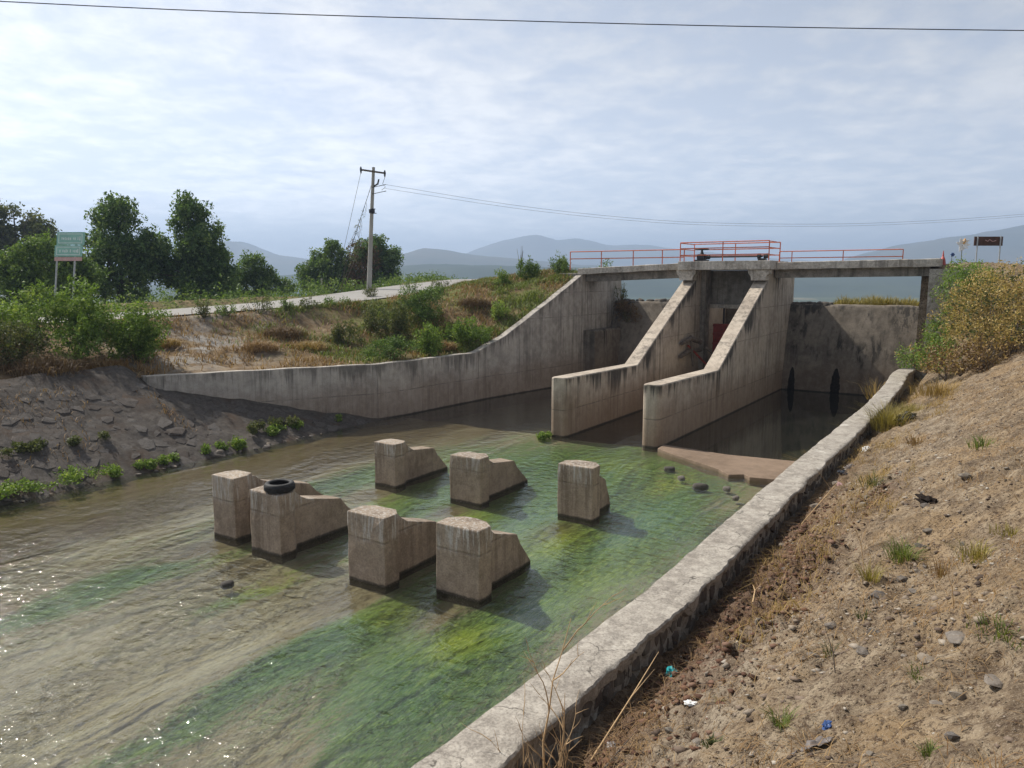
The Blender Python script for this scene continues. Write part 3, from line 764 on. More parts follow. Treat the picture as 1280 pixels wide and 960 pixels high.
# ================================================================== stone revetment on the left shore
def rev_z(U, V): return (-22.15 - U) * 0.54 * (1 - 0.20 * sstep(15.4, 16.6, V))
M['revet'] = revet_mat()
M['rev_stone'] = stone_mat('revetment_stone', [(0.070, 0.059, 0.052), (0.092, 0.080, 0.072), (0.108, 0.096, 0.087), (0.082, 0.066, 0.056), (0.125, 0.113, 0.103)], 0.25)
def rev_grid(U, V):
    return rev_z(U, V) + 0.05 * fbm(U * 1.2, V * 1.2, 3, 3)
rv_u = np.linspace(-27.3, -21.2, 50)
revetment = grid_obj('stone_revetment', rv_u, np.arange(-12, 25.2, 0.16), rev_grid, M['revet'])
def stone_mesh(name, seed, m, flat=0.35, n=7, tf=0.80, smooth=True):
    """irregular slab-like stone: polygon outline, domed top; radius about 1"""
    r = random.Random(seed)
    ang = sorted([2 * math.pi * (i + r.uniform(-0.3, 0.3)) / n for i in range(n)])
    rad = [r.uniform(0.70, 1.15) for _ in range(n)]
    b = MB()
    low = [(math.cos(a) * q, math.sin(a) * q, -flat) for a, q in zip(ang, rad)]
    mid = [(math.cos(a) * q, math.sin(a) * q, flat * r.uniform(0.2, 0.5)) for a, q in zip(ang, rad)]
    top = [(math.cos(a) * q * tf, math.sin(a) * q * tf, flat * r.uniform(0.75, 1.15)) for a, q in zip(ang, rad)]
    b.loft([low, mid, top], caps=False)
    k = len(b.v); b.v.append(Vector((r.uniform(-.1, .1), r.uniform(-.1, .1), flat * 1.12)))
    t0 = 2 * n
    for j in range(n): b.f.append([t0 + j, t0 + (j + 1) % n, k])
    me = bpy.data.meshes.new(name); me.from_pydata([tuple(v) for v in b.v], [], b.f)
    bm = bmesh.new(); bm.from_mesh(me); bmesh.ops.recalc_face_normals(bm, faces=bm.faces); bm.to_mesh(me); bm.free()
    if smooth: me.polygons.foreach_set('use_smooth', [True] * len(me.polygons))
    me.materials.append(m)
    return me
REV_ST = [stone_mesh('revetment_stone', 40 + i, M['rev_stone'], 0.34, 5 + i % 3, 0.88, False) for i in range(8)]
nrm = Vector((0.54 * CT, -0.54 * ST, 1)).normalized()
cand = []
for i, s in enumerate(np.arange(0.12, 5.2, 0.40)):
    for v in np.arange(-4, 24, 0.43):
        vv = v + (0.21 if i % 2 else 0) + random.uniform(-0.09, 0.09)
        uu = -22.15 - s * 0.88 + random.uniform(-0.07, 0.07)
        if uu < -26.7 or uu < float(ub(vv)) + 0.62: continue
        if fbm(np.array([uu * 0.8]), np.array([vv * 0.45]), 9.0, 2)[0] > 0.62: continue
        p = W(uu, vv, float(rev_grid(np.array([uu]), np.array([vv]))[0]))
        cand.append((p, random.uniform(0.17, 0.36)))
def proj(p):
    c, s = math.cos(R(7.91)), math.sin(R(7.91))
    d = p.y * c - (p.z - 6) * s
    return 640 + 950 * p.x / d, 480 - 950 * (p.y * s + (p.z - 6) * c) / d, d
def vis_size(q):
    x, y, d = proj(q[0]) if q[0].y > 1 else (-999, 0, 1)
    return q[1] / d if -20 < x < 1300 and -20 < y < 980 else 0.0001 * q[1]
cand.sort(key=vis_size, reverse=True)
quat = nrm.to_track_quat('Z', 'Y')
rest = MB()
for i, (p, sz) in enumerate(cand):
    me = REV_ST[i % len(REV_ST)]
    rot = quat.to_matrix().to_4x4() @ Matrix.Rotation(random.uniform(0, 6.28), 4, 'Z') @ Matrix.Rotation(random.uniform(-0.09, 0.09), 4, 'X')
    mt = Matrix.Translation(p - nrm * random.uniform(0.034, 0.066)) @ rot @ Matrix.Diagonal((sz * random.uniform(0.95, 1.35), sz, sz * 0.62, 1))
    if i < 300:
        o = bpy.data.objects.new('stone', me); COL.objects.link(o); o.parent = revetment; o.matrix_local = mt
    else:
        n0 = len(rest.v)
        rest.v += [mt @ v.co for v in me.vertices]
        rest.f += [[n0 + k for k in pl.vertices] for pl in me.polygons]
ro = rest.build('stones', M['rev_stone'], revetment, smooth=True); ro['kind'] = 'stuff'

# ================================================================== baffle blocks
BL = ['leftmost baffle block of the front row, narrow weathered concrete, beside the tyre block', 'baffle block with a black tyre lying on its top',
      'brown baffle block in the front row, second from the right', 'rightmost baffle block of the front row with pale streaked top',
      'leftmost baffle block of the back row, nearest the left wing wall', 'middle baffle block of the back row with rusty brown top',
      'rightmost baffle block of the back row, standing alone']
TL = (1.35, 1.1, 1.0, 0.86, 1.05, 1.12, 0.52)
for (bu, bv, bw, bh), lab, tl in zip(BLOCKS, BL, TL):
    t = thing('baffle_block', W(bu, bv, -0.3), lab, 'concrete block', 'baffle blocks in the river')
    h = bw / 2
    b = MB()
    plan = [(-h, 0), (h, 0), (h, 0.40), (0.27, 0.62), (-0.27, 0.62), (-h, 0.40)]
    b.loft([[W(bu + a, bv + c, z) for a, c in plan] for z in (-0.4, bh)])
    b.build('head', M['block'], t, bevel=0.028, sub=5, rough=0.016, rscale=3.0)
    b = MB()
    prof = [(0.5, -0.4), (0.5, bh - 0.04), (0.66, bh - 0.10), (0.80, bh - 0.24), (0.98, bh - 0.35), (1.9, 0.78), (2.06, 0.55), (2.55, 0.05), (2.6, -0.4)]
    b.prism([W(bu - 0.25, bv + 0.5 + (a - 0.5) * tl, z) for a, z in prof], W(0.5, 0, 0))
    b.build('tail_fin', M['block'], t, bevel=0.02, sub=4, rough=0.012, rscale=2.4)

# tyre on the second block
ty = thing('tyre', W(-13.16, 10.86, 1.365), 'worn black tyre lying flat on a baffle block', 'tyre')
def revolve(prof, n=40):
    V, F = [], []
    k = len(prof)
    for i in range(n):
        a = 2 * math.pi * i / n
        for (r, z) in prof: V.append((r * math.cos(a), r * math.sin(a), z))
    for i in range(n):
        for j in range(k):
            F.append((i * k + j, ((i + 1) % n) * k + j, ((i + 1) % n) * k + (j + 1) % k, i * k + (j + 1) % k))
    return np.array(V), np.array(F)
prof = [(0.20, 0.035), (0.235, 0.008), (0.285, 0.006), (0.315, 0.03), (0.325, 0.07), (0.325, 0.135), (0.315, 0.175), (0.285, 0.197), (0.235, 0.195), (0.20, 0.165), (0.215, 0.155), (0.29, 0.165), (0.30, 0.10), (0.29, 0.04), (0.215, 0.045)]
V, F = revolve(prof); link('carcass', mesh_np('carcass', V, F, M['rubber'], None, True), parent=ty)
b = MB(); base = W(-13.16, 10.86, 1.365)
for i in range(44):
    a = 2 * math.pi * i / 44
    for z, da in ((0.065, 0.03), (0.115, -0.03)):
        c0 = Vector((math.cos(a + da), math.sin(a + da), 0)); t_ = Vector((-c0.y, c0.x, 0))
        o = base + c0 * 0.322 + Vector((0, 0, z))
        b.loft([[o + t_ * sx * 0.014 + Vector((0, 0, sz * 0.018)) + c0 * d for sx, sz in ((-1, -1), (1, -1), (1, 1), (-1, 1))] for d in (0, 0.012)])
b.build('tread', M['rubber'], ty)

# ================================================================== wing wall of the left bank, cast in panels
ww = thing('wing_wall', W(-22.3, 24, 0), 'long grey concrete wing wall holding the left bank', 'retaining wall')
FACE = np.array([(-26.65, 16.1), (-25.6, 18.0), (-24.4, 20.1), (-23.1, 22.3), (-22.25, 23.75), (-21.98, 25.5), (-21.8, 28.5), (-21.62, 31.1), (-21.2, 34), (-20.85, 36.5), (-20.68, 39.2)])
def face_u(v): return np.interp(v, FACE[:, 1], FACE[:, 0])
def wtop(v): return np.interp(v, WTOP[:, 0], WTOP[:, 1])
joints = [16.1, 23.75, 30.35, 35.2, 39.2]
for k in range(4):
    v0, v1 = joints[k] + (0.012 if k else 0), joints[k + 1] - 0.012
    sv = sorted(set([v0, v1] + [x for x in list(FACE[:, 1]) + list(WTOP[:, 0]) if v0 + 0.2 < x < v1 - 0.2] + list(np.arange(v0 + 0.5, v1 - 0.3, 0.5))))
    b = MB(); secs = []
    for v in sv:
        u, z = float(face_u(v)), float(wtop(v)) + 0.012 * math.sin(v * 3.1)
        secs.append([W(u, v, -0.6), W(u, v, z - 0.02), W(u - 0.02, v, z), W(u - 0.36, v, z), W(u - 0.38, v, z - 0.02), W(u - 0.42, v, -0.6)])
    b.loft(secs); b.build('panel', M['wing'], ww, ztop=lambda u, v: float(wtop(v)))

# ================================================================== the sluice dam
dam = thing('sluice_dam', W(-12.2, 40, 0), 'concrete sluice dam with two sloping piers and a footbridge', 'dam')
def pier(u0, u1, vn):
    c, hw = (u0 + u1) / 2, (u1 - u0) / 2
    st = []
    for q in (0.0, 0.02, 0.06, 0.12, 0.2, 0.3):
        w = hw * (0.42 + 0.58 * math.sqrt(max(0, 1 - (1 - q / 0.3) ** 2)))
        st.append((vn + q, w))
    for v in list(np.arange(vn + 0.9, 31.6, 0.9)) + [31.62, 32.4, 33.5, 35, 36.5, 38, 38.85]: st.append((v, hw))
    b = MB(); secs = []
    for v, w in st:
        z = np.interp(v, [25, 31.62, 38.85], [2.27, 2.15, 5.95])
        e = 0.045
        secs.append([W(c - w, v, -1.2), W(c - w, v, z - e), W(c - w + e, v, z), W(c + w - e, v, z), W(c + w, v, z - e), W(c + w, v, -1.2)])
    b.loft(secs); b.build('pier', M['pier'], dam, smooth=False, ztop=lambda u, v: float(np.interp(v, [25, 31.62, 38.85], [2.27, 2.15, 5.95])))
    b = MB(); b.ubox(u0 + 0.003, u1 - 0.003, 38.86, 44.3, -1.2, 6.425); b.build('pier_column', M['pier'], dam, bevel=0.02, ztop=lambda u, v: 6.42)
    # gate groove pillar inside the bay
    b = MB()
    bk = [(-0.36, 5.9), (-0.36, 6.06), (-0.42, 6.16), (-0.50, 6.22), (-0.52, 6.43), (0.52, 6.43), (0.50, 6.22), (0.42, 6.16), (0.36, 6.06), (0.36, 5.9)]
    b.prism([W(c + a, 38.25, z) for a, z in bk], W(0, 0.60, 0)); b.build('corbel', M['deck'], dam, bevel=0.012)
pier(-14.45, -13.75, 24.86)
pier(-10.75, -10.05, 25.02)
# spillway weirs of the two side bays
def weir(u0, u1, nm):
    n = 40; us_ = np.linspace(u0, u1, n)
    prof = [(40.6, -1.4), (42.45, -1.3), (42.5, 0.0), (42.62, 0.9), (42.85, 2.0), (43.15, 3.1), (43.50, 4.0), (43.68, 4.48), (43.72, 4.60), (44.25, 4.61), (45.0, 4.45), (45.2, 3.0)]
    pr = np.array(prof); s = np.r_[0, np.cumsum(np.hypot(*np.diff(pr, axis=0).T))]; ss = np.linspace(0, s[-1], 60)
    pv_, pz = np.interp(ss, s, pr[:, 0]), np.interp(ss, s, pr[:, 1])
    U, K = np.meshgrid(us_, np.arange(60))
    Vv = pv_[K]; Z = pz[K]
    Z = Z + 0.02 * fbm(U * 1.6, 0 * U, 3, 3) * (Z > 4.3)
    Vv = Vv + 0.025 * fbm(U * 1.5, Z * 0.5, 6, 3)
    org = np.array(dam.location)
    me = mesh_np('weir_wall', np.stack([U * CT + Vv * ST, -U * ST + Vv * CT, Z], -1).reshape(-1, 3) - org, grid_faces(n, 60), M['weir'], {'ztop': np.full(U.size, 4.6)}, True)
    return link('weir_wall', me, parent=dam)
weir(-20.75, -14.40, 'a'); weir(-10.1, -3.05, 'b')
# damp seep stains on the right weir, in the shape they have
for (cu, hw, hz_) in ((-9.55, 0.17, 1.25), (-7.32, 0.235, 1.32)):
    b = MB(); pts = []
    for i in range(25):
        a = i / 24.0
        w = hw * max(0.0, 1 - (a * 0.98) ** 2.2) ** 0.6 * (1 + 0.07 * math.sin(a * 17 + hw * 40) + 0.05 * math.sin(a * 41))
        pts.append((w, a * hz_ - 0.02))
    for i in range(24):
        (w0, z0), (w1, z1) = pts[i], pts[i + 1]
        vv0 = float(np.interp(z0, [0, 0.9, 2], [42.5, 42.62, 42.85])) - 0.035; vv1 = float(np.interp(z1, [0, 0.9, 2], [42.5, 42.62, 42.85])) - 0.035
        b.loft([[W(cu - w0, vv0, z0), W(cu + w0, vv0, z0), W(cu + w0, vv0 + 0.05, z0), W(cu - w0, vv0 + 0.05, z0)],
                [W(cu - w1, vv1, z1), W(cu + w1, vv1, z1), W(cu + w1, vv1 + 0.05, z1), W(cu - w1, vv1 + 0.05, z1)]], caps=False)
    o = b.build('seepage_crust', M['charred'], dam)
    o['label'] = 'black damp crust at the foot of the weir'
# rubble along the weir crests
M['crest_stone'] = stone_mat('crest_stone', [(0.07, 0.063, 0.055), (0.12, 0.108, 0.095), (0.17, 0.15, 0.13)], 0.15)
CR = [stone_mesh('crest_rock', 90 + i, M['crest_stone'], 0.6, 7) for i in range(5)]
for (u0, u1, n) in ((-20.2, -14.7, 16), (-9.9, -7.9, 9)):
    for i in range(n):
        p = W(u0 + (u1 - u0) * (i + random.random() * 0.7) / n, 44.0 + random.uniform(-0.1, 0.35), 4.62)
        o = bpy.data.objects.new('crest_rock', CR[i % 5]); COL.objects.link(o); o.parent = dam
        s = random.uniform(0.14, 0.26)
        o.matrix_local = Matrix.Translation(p - dam.location) @ Matrix.Rotation(random.uniform(0, 6), 4, 'Z') @ Matrix.Rotation(random.uniform(-.3, .3), 4, 'X') @ Matrix.Diagonal((s * 1.3, s, s * 0.8, 1))
# abutments
b = MB(); b.ubox(-22.2, -20.68, 39.22, 44.6, -1.3, 6.3); b.build('abutment', M['wing'], dam, bevel=0.02, ztop=lambda u, v: 6.3)
b = MB(); b.loft([[W(-20.70, 39.5, z), W(-20.70 + w, 39.5, z), W(-20.70 + w, 44.0, z), W(-20.70, 44.0, z)] for z, w in ((-1.3, 0.85), (2.9, 0.75), (3.0, 0.68))]); b.build('abutment_footing', M['weir'], dam, bevel=0.02)
b = MB(); b.ubox(-3.08, -1.6, 39.25, 45, -1.3, 6.42); b.build('abutment', M['cap'], dam, bevel=0.02)
# gate bay: curtain wall, lintel beams, red gate
b = MB(); b.ubox(-13.75, -10.75, 41.0, 41.3, 4.62, 6.42); b.build('curtain_wall', M['shade'], dam)
b = MB(); b.ubox(-13.748, -10.752, 40.8, 41.4, 4.40, 4.615); b.build('lintel_beam', M['deck'], dam, bevel=0.02)
for u in (-13.75, -11.0):
    b = MB(); b.ubox(u + 0.002, u + 0.25 - 0.002, 39.6, 40.4, -1.2, 6.42); b.build('gate_guide', M['shade'], dam, bevel=0.015)
gate = MB().ubox(-13.45, -11.05, 40.95, 41.05, 1.85, 3.55).build('sluice_gate', M['redgate'], dam)
gate['label'] = 'red painted steel sluice gate between the piers'
for z in (1.95, 2.48, 3.0, 3.46):
    MB().ubox(-13.44, -11.06, 40.86, 40.948, z - 0.05, z + 0.05).build('stiffener', M['redgate'], gate)
for u in (-12.9, -11.7):
    MB().ubox(u - 0.04, u + 0.04, 40.98, 41.06, 3.56, 4.6).build('gate_stem', M['black'], gate)
MB().ubox(-13.75, -10.75, 44.0, 44.3, -1.3, 4.6).build('light_block_wall', M['weir'], dam)  # added wall that keeps light out of the gate bay from behind
# footbridge decks
b = MB(); n = 14; secs = []
for i in range(n + 1):
    u = -20.95 + (20.95 - 14.53) * i / n; zt = 6.56 + 0.26 * i / n
    j = 0.012 * math.sin(i * 5.1); j2 = 0.012 * math.sin(i * 3.3 + 1)
    secs.append([W(u, 39.2 + j2, zt - 0.33 + j), W(u, 39.19 + j2, zt - 0.02), W(u, 39.22, zt + j), W(u, 41.3, zt), W(u, 41.32, zt - 0.33)])
b.loft(secs); b.build('deck_slab', M['deck'], dam)
b = MB(); n = 14; secs = []
for i in range(n + 1):
    u = -9.78 + (9.78 - 2.7) * i / n; zt = 6.80 + 0.08 * i / n; j = 0.012 * math.sin(i * 4.1); j2 = 0.012 * math.sin(i * 2.3 + 1)
    secs.append([W(u, 39.2 + j2, zt - 0.35 + j), W(u, 39.19 + j2, zt - 0.02), W(u, 39.22, zt + j), W(u, 41.3, zt), W(u, 41.32, zt - 0.35)])
b.loft(secs); b.build('deck_slab', M['deck'], dam)
for (u0, u1, zt) in ((-20.66, -14.52, 6.27), (-9.98, -3.1, 6.448)):
    for v in (39.75, 40.75):
        za, zb = (6.235, 6.48) if u0 < -15 else (6.445, 6.525)
        MB().loft([[W(u, v, z - 0.42), W(u, v + 0.32, z - 0.42), W(u, v + 0.32, z), W(u, v, z)] for u, z in ((u0, za), (u1, zb))]).build('girder', M['shade'], dam)
b = MB(); b.ubox(-14.5, -9.8, 38.1, 41.6, 6.432, 6.87); b.build('gate_platform', M['deck'], dam, bevel=0.02)

# railings
def railing(posts, tops, levels, v, sgn=1, r=0.028):
    """posts: list of u; tops: base z per post"""
    rl = bpy.data.objects.new('railing', None); COL.objects.link(rl); rl.parent = dam
    rl.location = W(posts[0], v, tops[0]) - dam.location
    rl['label'] = 'orange pipe railing'
    for u, z in zip(posts, tops):
        MB().tube([W(u, v, z - 0.01), W(u, v, levels[0] + 0.0)], r, 8).build('post', M['orange'], rl, smooth=True)
    for zl in levels:
        MB().tube([W(posts[0], v, zl), W(posts[-1], v, zl)], r * 0.95, 8).build('rail', M['orange'], rl, smooth=True)
    return rl
lp = [-21.5, -19.5, -17.55, -15.85, -14.62]
lz = [6.5 + 0.26 * max(0, (u + 20.95)) / 6.4 for u in lp]
railing(lp, lz, [7.52, 7.12], 39.32)
railing([-14.42, -12.2, -9.92], [6.87] * 3, [7.82, 7.52, 7.18], 38.2)
railing([-14.42, -12.2, -9.92], [6.87] * 3, [7.82, 7.52, 7.18], 40.3)
for u in (-14.42, -9.92):
    for zl in (7.80, 7.50, 7.16):
        MB().tube([W(u, 38.2, zl), W(u, 40.3, zl)], 0.026, 8).build('end_rail', M['orange'], dam, smooth=True)
rp = [-9.6, -9.05, -6.9, -5.0, -4.15]
railing([-9.7, -9.1, -6.75, -4.2][0:4], [6.8, 6.8, 6.84, 6.86], [7.32, 7.0], 39.32, r=0.024)

# gate hoist on the platform
hp = W(-13.65, 39.3, 6.87)
ho = thing('gate_hoist', hp, 'black gearbox hoist with handwheel and shaft on the gate platform', 'winch')
MB().ubox(-13.95, -13.35, 39.0, 39.6, 6.872, 6.97).build('base_plate', M['black'], ho, bevel=0.01)
MB().ubox(-13.86, -13.44, 39.08, 39.52, 6.97, 7.26).build('gearbox', M['black'], ho, bevel=0.05)
MB().tube([W(-13.65, 39.3, 7.26), W(-13.65, 39.3, 7.36), W(-13.65, 39.3, 7.52)], [0.12, 0.07, 0.05], 12).build('spindle', M['black'], ho, smooth=True)
whl = MB().tube([W(-13.65 + 0.34 * math.cos(a), 39.3 + 0.34 * math.sin(a), 7.50) for a in np.linspace(0, 2 * math.pi, 25)], 0.03, 8).build('handwheel', M['black'], ho, smooth=True)
for a in (0.4, 2.5, 4.6):
    MB().tube([W(-13.65, 39.3, 7.50), W(-13.65 + 0.34 * math.cos(a), 39.3 + 0.34 * math.sin(a), 7.50)], 0.022, 6).build('spoke', M['black'], whl)
MB().tube([W(-13.4, 39.3, 7.1), W(-10.5, 39.3, 7.1)], 0.04, 8).build('shaft', M['black'], ho, smooth=True)
for u, rr, l in ((-13.40, 0.11, 0.18), (-10.75, 0.15, 0.14), (-10.45, 0.10, 0.2)):
    MB().tube([W(u, 39.3, 7.1), W(u + l, 39.3, 7.1)], rr, 14).build('coupling', M['black'], ho, smooth=True)
MB().ubox(-10.7, -10.35, 39.1, 39.5, 6.872, 7.0).build('bearing_block', M['black'], ho, bevel=0.02)

# driftwood jammed against the left pier
dw = thing('driftwood', W(-13.4, 37.5, 0.1), 'broken driftwood and reddish pipe jammed against the left pier', 'driftwood')
MB().tube([W(-13.6, 36.6, 2.75), W(-13.5, 37.6, 2.95), W(-13.3, 38.6, 2.7)], [0.10, 0.14, 0.12], 8).build('log', M['wood'], dw, smooth=True)
MB().tube([W(-13.6, 36.5, 2.1), W(-13.55, 37.5, 2.3), W(-13.4, 38.9, 2.25)], [0.10, 0.12, 0.09], 8).build('log', M['wood'], dw, smooth=True)
MB().tube([W(-13.5, 37.6, 3.1), W(-13.45, 37.7, 2.2), W(-13.4, 37.8, 1.5)], [0.06, 0.08, 0.05], 8).build('branch', M['wood'], dw, smooth=True)
MB().tube([W(-13.6, 37.5, 2.6), W(-12.9, 38.8, 1.4), W(-12.5, 39.4, 0.4)], 0.05, 8).build('pipe', M['redgate'], dw, smooth=True)
MB().tube([W(-13.2, 39.0, 2.4), W(-12.6, 39.3, 1.9), W(-12.0, 39.6, 2.1)], [0.08, 0.06, 0.03], 7).build('branch', M['wood'], dw, smooth=True)

# concrete apron sill in front of the right bay
ap = thing('apron_sill', W(-7.5, 24, -0.2), 'broken reddish concrete apron sill between right pier and river wall', 'concrete sill')
pl = [(-9.95, 25.3), (-9.9, 24.6), (-9.2, 24.15), (-8.5, 23.75), (-7.7, 23.2), (-7.2, 22.95), (-6.75, 22.5), (-6.35, 22.75), (-6.1, 22.45), (-5.4, 22.6), (-4.0, 22.5), (-3.9, 25.5), (-5.6, 25.25), (-7.6, 25.0)]
b = MB(); b.loft([[W(u, v, -0.7) for u, v in pl], [W(u, v, 0.10 + 0.02 * math.sin(u * 3)) for u, v in pl]]); b.build('slab', M['apron'], ap, bevel=0.025)

# ================================================================== river wall on the right
rw = thing('river_wall', W(-3.65, 12, 0.5), 'low concrete topped rubble wall running along the right bank', 'wall')
VS = [1.0]
while VS[-1] < 43.4: VS.append(VS[-1] + max(0.07, 0.008 * VS[-1]))
VS = np.array(VS)
cu = np.interp(VS, [0, 4.8, 9.7, 17, 29, 34, 37.5, 39.5, 43.4], [-3.86, -3.83, -3.62, -3.66, -3.55, -3.62, -3.78, -3.66, -3.25])
tz = np.interp(VS, [0, 28, 38, 43.4], [1.70, 1.70, 1.86, 1.92]) + 0.012 * fbm(VS * 1.3, 0 * VS, 2, 3)
L = cu - 0.34 + 0.009 * fbm(VS * 1.9, 0 * VS + 5, 1, 5, 0.75)
Rr = cu + 0.33 + 0.021 * fbm(VS * 1.3, 0 * VS + 9, 4, 6, 0.85)
und = 0.13 + 0.06 * fbm(VS * 2.6, 0 * VS + 2, 7, 5, 0.7)
b = MB(); secs = []
for i, v in enumerate(VS):
    l, r, z, d = L[i], Rr[i], tz[i], und[i]
    mid = [W(l + (r - l) * f, v, z + 0.012 * float(vnoise(np.array(v * 3.0), np.array(f * 5.0), 3.0))) for f in (0.15, 0.3, 0.45, 0.6, 0.75, 0.88)]
    secs.append([W(l + 0.01, v, -0.5), W(l, v, z - 0.05), W(l + 0.035, v, z - 0.006)] + mid + [W(r - 0.02, v, z - 0.008), W(r, v, z - 0.03), W(r - 0.02, v, z - d), W(r - 0.075, v, z - d - 0.03), W(r - 0.095, v, -0.4)])
b.loft(secs); b.build('cap', M['cap'], rw, smooth=True)
M['masonry'] = stone_mat('wall_rubble', [(0.085, 0.072, 0.062), (0.15, 0.13, 0.112), (0.20, 0.18, 0.155), (0.12, 0.09, 0.075)], 0.35)
WS = [stone_mesh('wall_stone', 140 + i, M['masonry'], 0.5, 5 + i % 3, 0.85, False) for i in range(6)]
qw = Vector(W(1, 0, 0)).to_track_quat('Z', 'Y').to_matrix().to_4x4()
cnt = 0
for v in np.arange(3.6, 34, 0.25):
    for row in range(3):
        if v > 18 and row == 2: continue
        vv = v + (0.12 if row % 2 else 0) + random.uniform(-0.05, 0.05)
        i = int(np.searchsorted(VS, vv))
        z = tz[i] - und[i] - 0.13 - row * 0.21 + random.uniform(-0.03, 0.03)
        s = random.uniform(0.11, 0.155)
        p = W(Rr[i] - 0.10, vv, z)
        o = bpy.data.objects.new('stone', WS[cnt % 6]); COL.objects.link(o); o.parent = rw; cnt += 1
        o.matrix_local = Matrix.Translation(p - rw.location) @ qw @ Matrix.Rotation(random.uniform(0, 6), 4, 'Z') @ Matrix.Diagonal((s * 1.1, s * 0.95, s * random.uniform(0.35, 0.65), 1))
        if cnt >= 300: break
    if cnt >= 300: break

# ================================================================== plants
def unit(r, n):
    d = r.normal(size=(n, 3)); return d / np.linalg.norm(d, axis=1)[:, None]
def leaf_cloud(lobes, n, leaf, seed, clump=14, sig=0.22, aspect=0.42, shell=0.45, droop=0.0, tone0=0.5, base=0.0, ragged=0.3, fill=0.0):
    """many small leaf faces clumped through the volume of several lobes: (centre, radii)"""
    r = np.random.default_rng(seed)
    C = np.array([l[0] for l in lobes], float); S = np.array([l[1] for l in lobes], float)
    w = S.prod(1) ** 0.67; w /= w.sum()
    nc = max(4, n // clump)
    k = r.choice(len(lobes), nc, p=w)
    d = unit(r, nc)
    rad = shell + (1 - shell) * r.random(nc) ** 0.6
    nf = int(nc * fill); rad[:nf] = r.random(nf) ** 0.5 * 0.75
    rad *= 1 + ragged * fbm(d[:, 0] * 2.2 + k * 7, d[:, 1] * 2.2, d[:, 2] * 2.2 + seed, 3)
    cc = C[k] + d * S[k] * rad[:, None]
    ct = r.normal(0, 0.20, nc)
    i = r.integers(0, nc, n)
    nz_ = r.normal(size=(n, 3)); nz_ /= np.maximum(1, np.linalg.norm(nz_, axis=1) / 1.7)[:, None]
    p = cc[i] + nz_ * sig * (0.6 + 0.8 * r.random(nc))[i][:, None]
    out = p - C[k[i]]; out /= np.linalg.norm(out, axis=1)[:, None] + 1e-6
    ax = unit(r, n) + out * 0.6 + np.array([0, 0, -droop]); ax /= np.linalg.norm(ax, axis=1)[:, None]
    sd_ = np.cross(ax, unit(r, n)); sd_ /= np.linalg.norm(sd_, axis=1)[:, None] + 1e-6
    L_ = leaf * (0.45 + 1.1 * r.random(n) ** 1.3)[:, None]
    nn = np.cross(ax, sd_)
    V = np.stack([p - ax * L_ * 0.5, p + sd_ * L_ * aspect * 0.5 + nn * L_ * 0.06, p + ax * L_ * 0.5, p - sd_ * L_ * aspect * 0.5 + nn * L_ * 0.06], 1)
    V[..., 2] = np.maximum(V[..., 2], base)
    tone = np.clip(tone0 + ct[i] + r.normal(0, 0.16, n), 0, 1)
    return V.reshape(-1, 3), np.arange(4 * n).reshape(-1, 4), np.repeat(tone, 4)
def blades(P, h, w, lean, seed, tone0=0.5, tsd=0.22, curl=0.35, dirs=None):
    r = np.random.default_rng(seed); n = len(P)
    a = r.random(n) * 2 * math.pi if dirs is None else dirs
    dv = np.stack([np.cos(a), np.sin(a), 0 * a], -1)
    sv = np.stack([-np.sin(a + r.normal(0, .6, n)), np.cos(a), 0 * a], -1)
    h = np.broadcast_to(h, (n,)) * (0.55 + 0.9 * r.random(n)); ln = np.broadcast_to(lean, (n,)) * (0.3 + 1.2 * r.random(n))
    mid = P + dv * (h * ln * 0.38)[:, None] + np.array([0, 0, 1]) * (h * 0.55)[:, None]
    tip = P + dv * (h * ln * (1 + curl))[:, None] + np.array([0, 0, 1]) * (h * np.clip(1 - 0.35 * ln, 0.05, 1))[:, None]
    ws = (sv * np.broadcast_to(w, (n,))[:, None] * 0.5)
    V = np.stack([P - ws, P + ws, mid + ws * 0.75, mid - ws * 0.75, tip], 1)
    b_ = np.arange(n) * 5
    Q = np.stack([b_, b_ + 1, b_ + 2, b_ + 3], -1); Tt = np.stack([b_ + 3, b_ + 2, b_ + 4], -1)
    tone = np.repeat(np.clip(tone0 + r.normal(0, tsd, n), 0, 1), 5)
    return V.reshape(-1, 3), [Q, Tt], tone
def lz(u, v): return float(left_z(np.array([u]), np.array([v]))[0])
def rz(u, v): return float(right_z(np.array([u]), np.array([v]))[0])
def leaf_obj(name, data, m, parent):
    V, F, t = data
    return link(name, mesh_np(name, V, F, m, {'tone': t}), parent=parent)

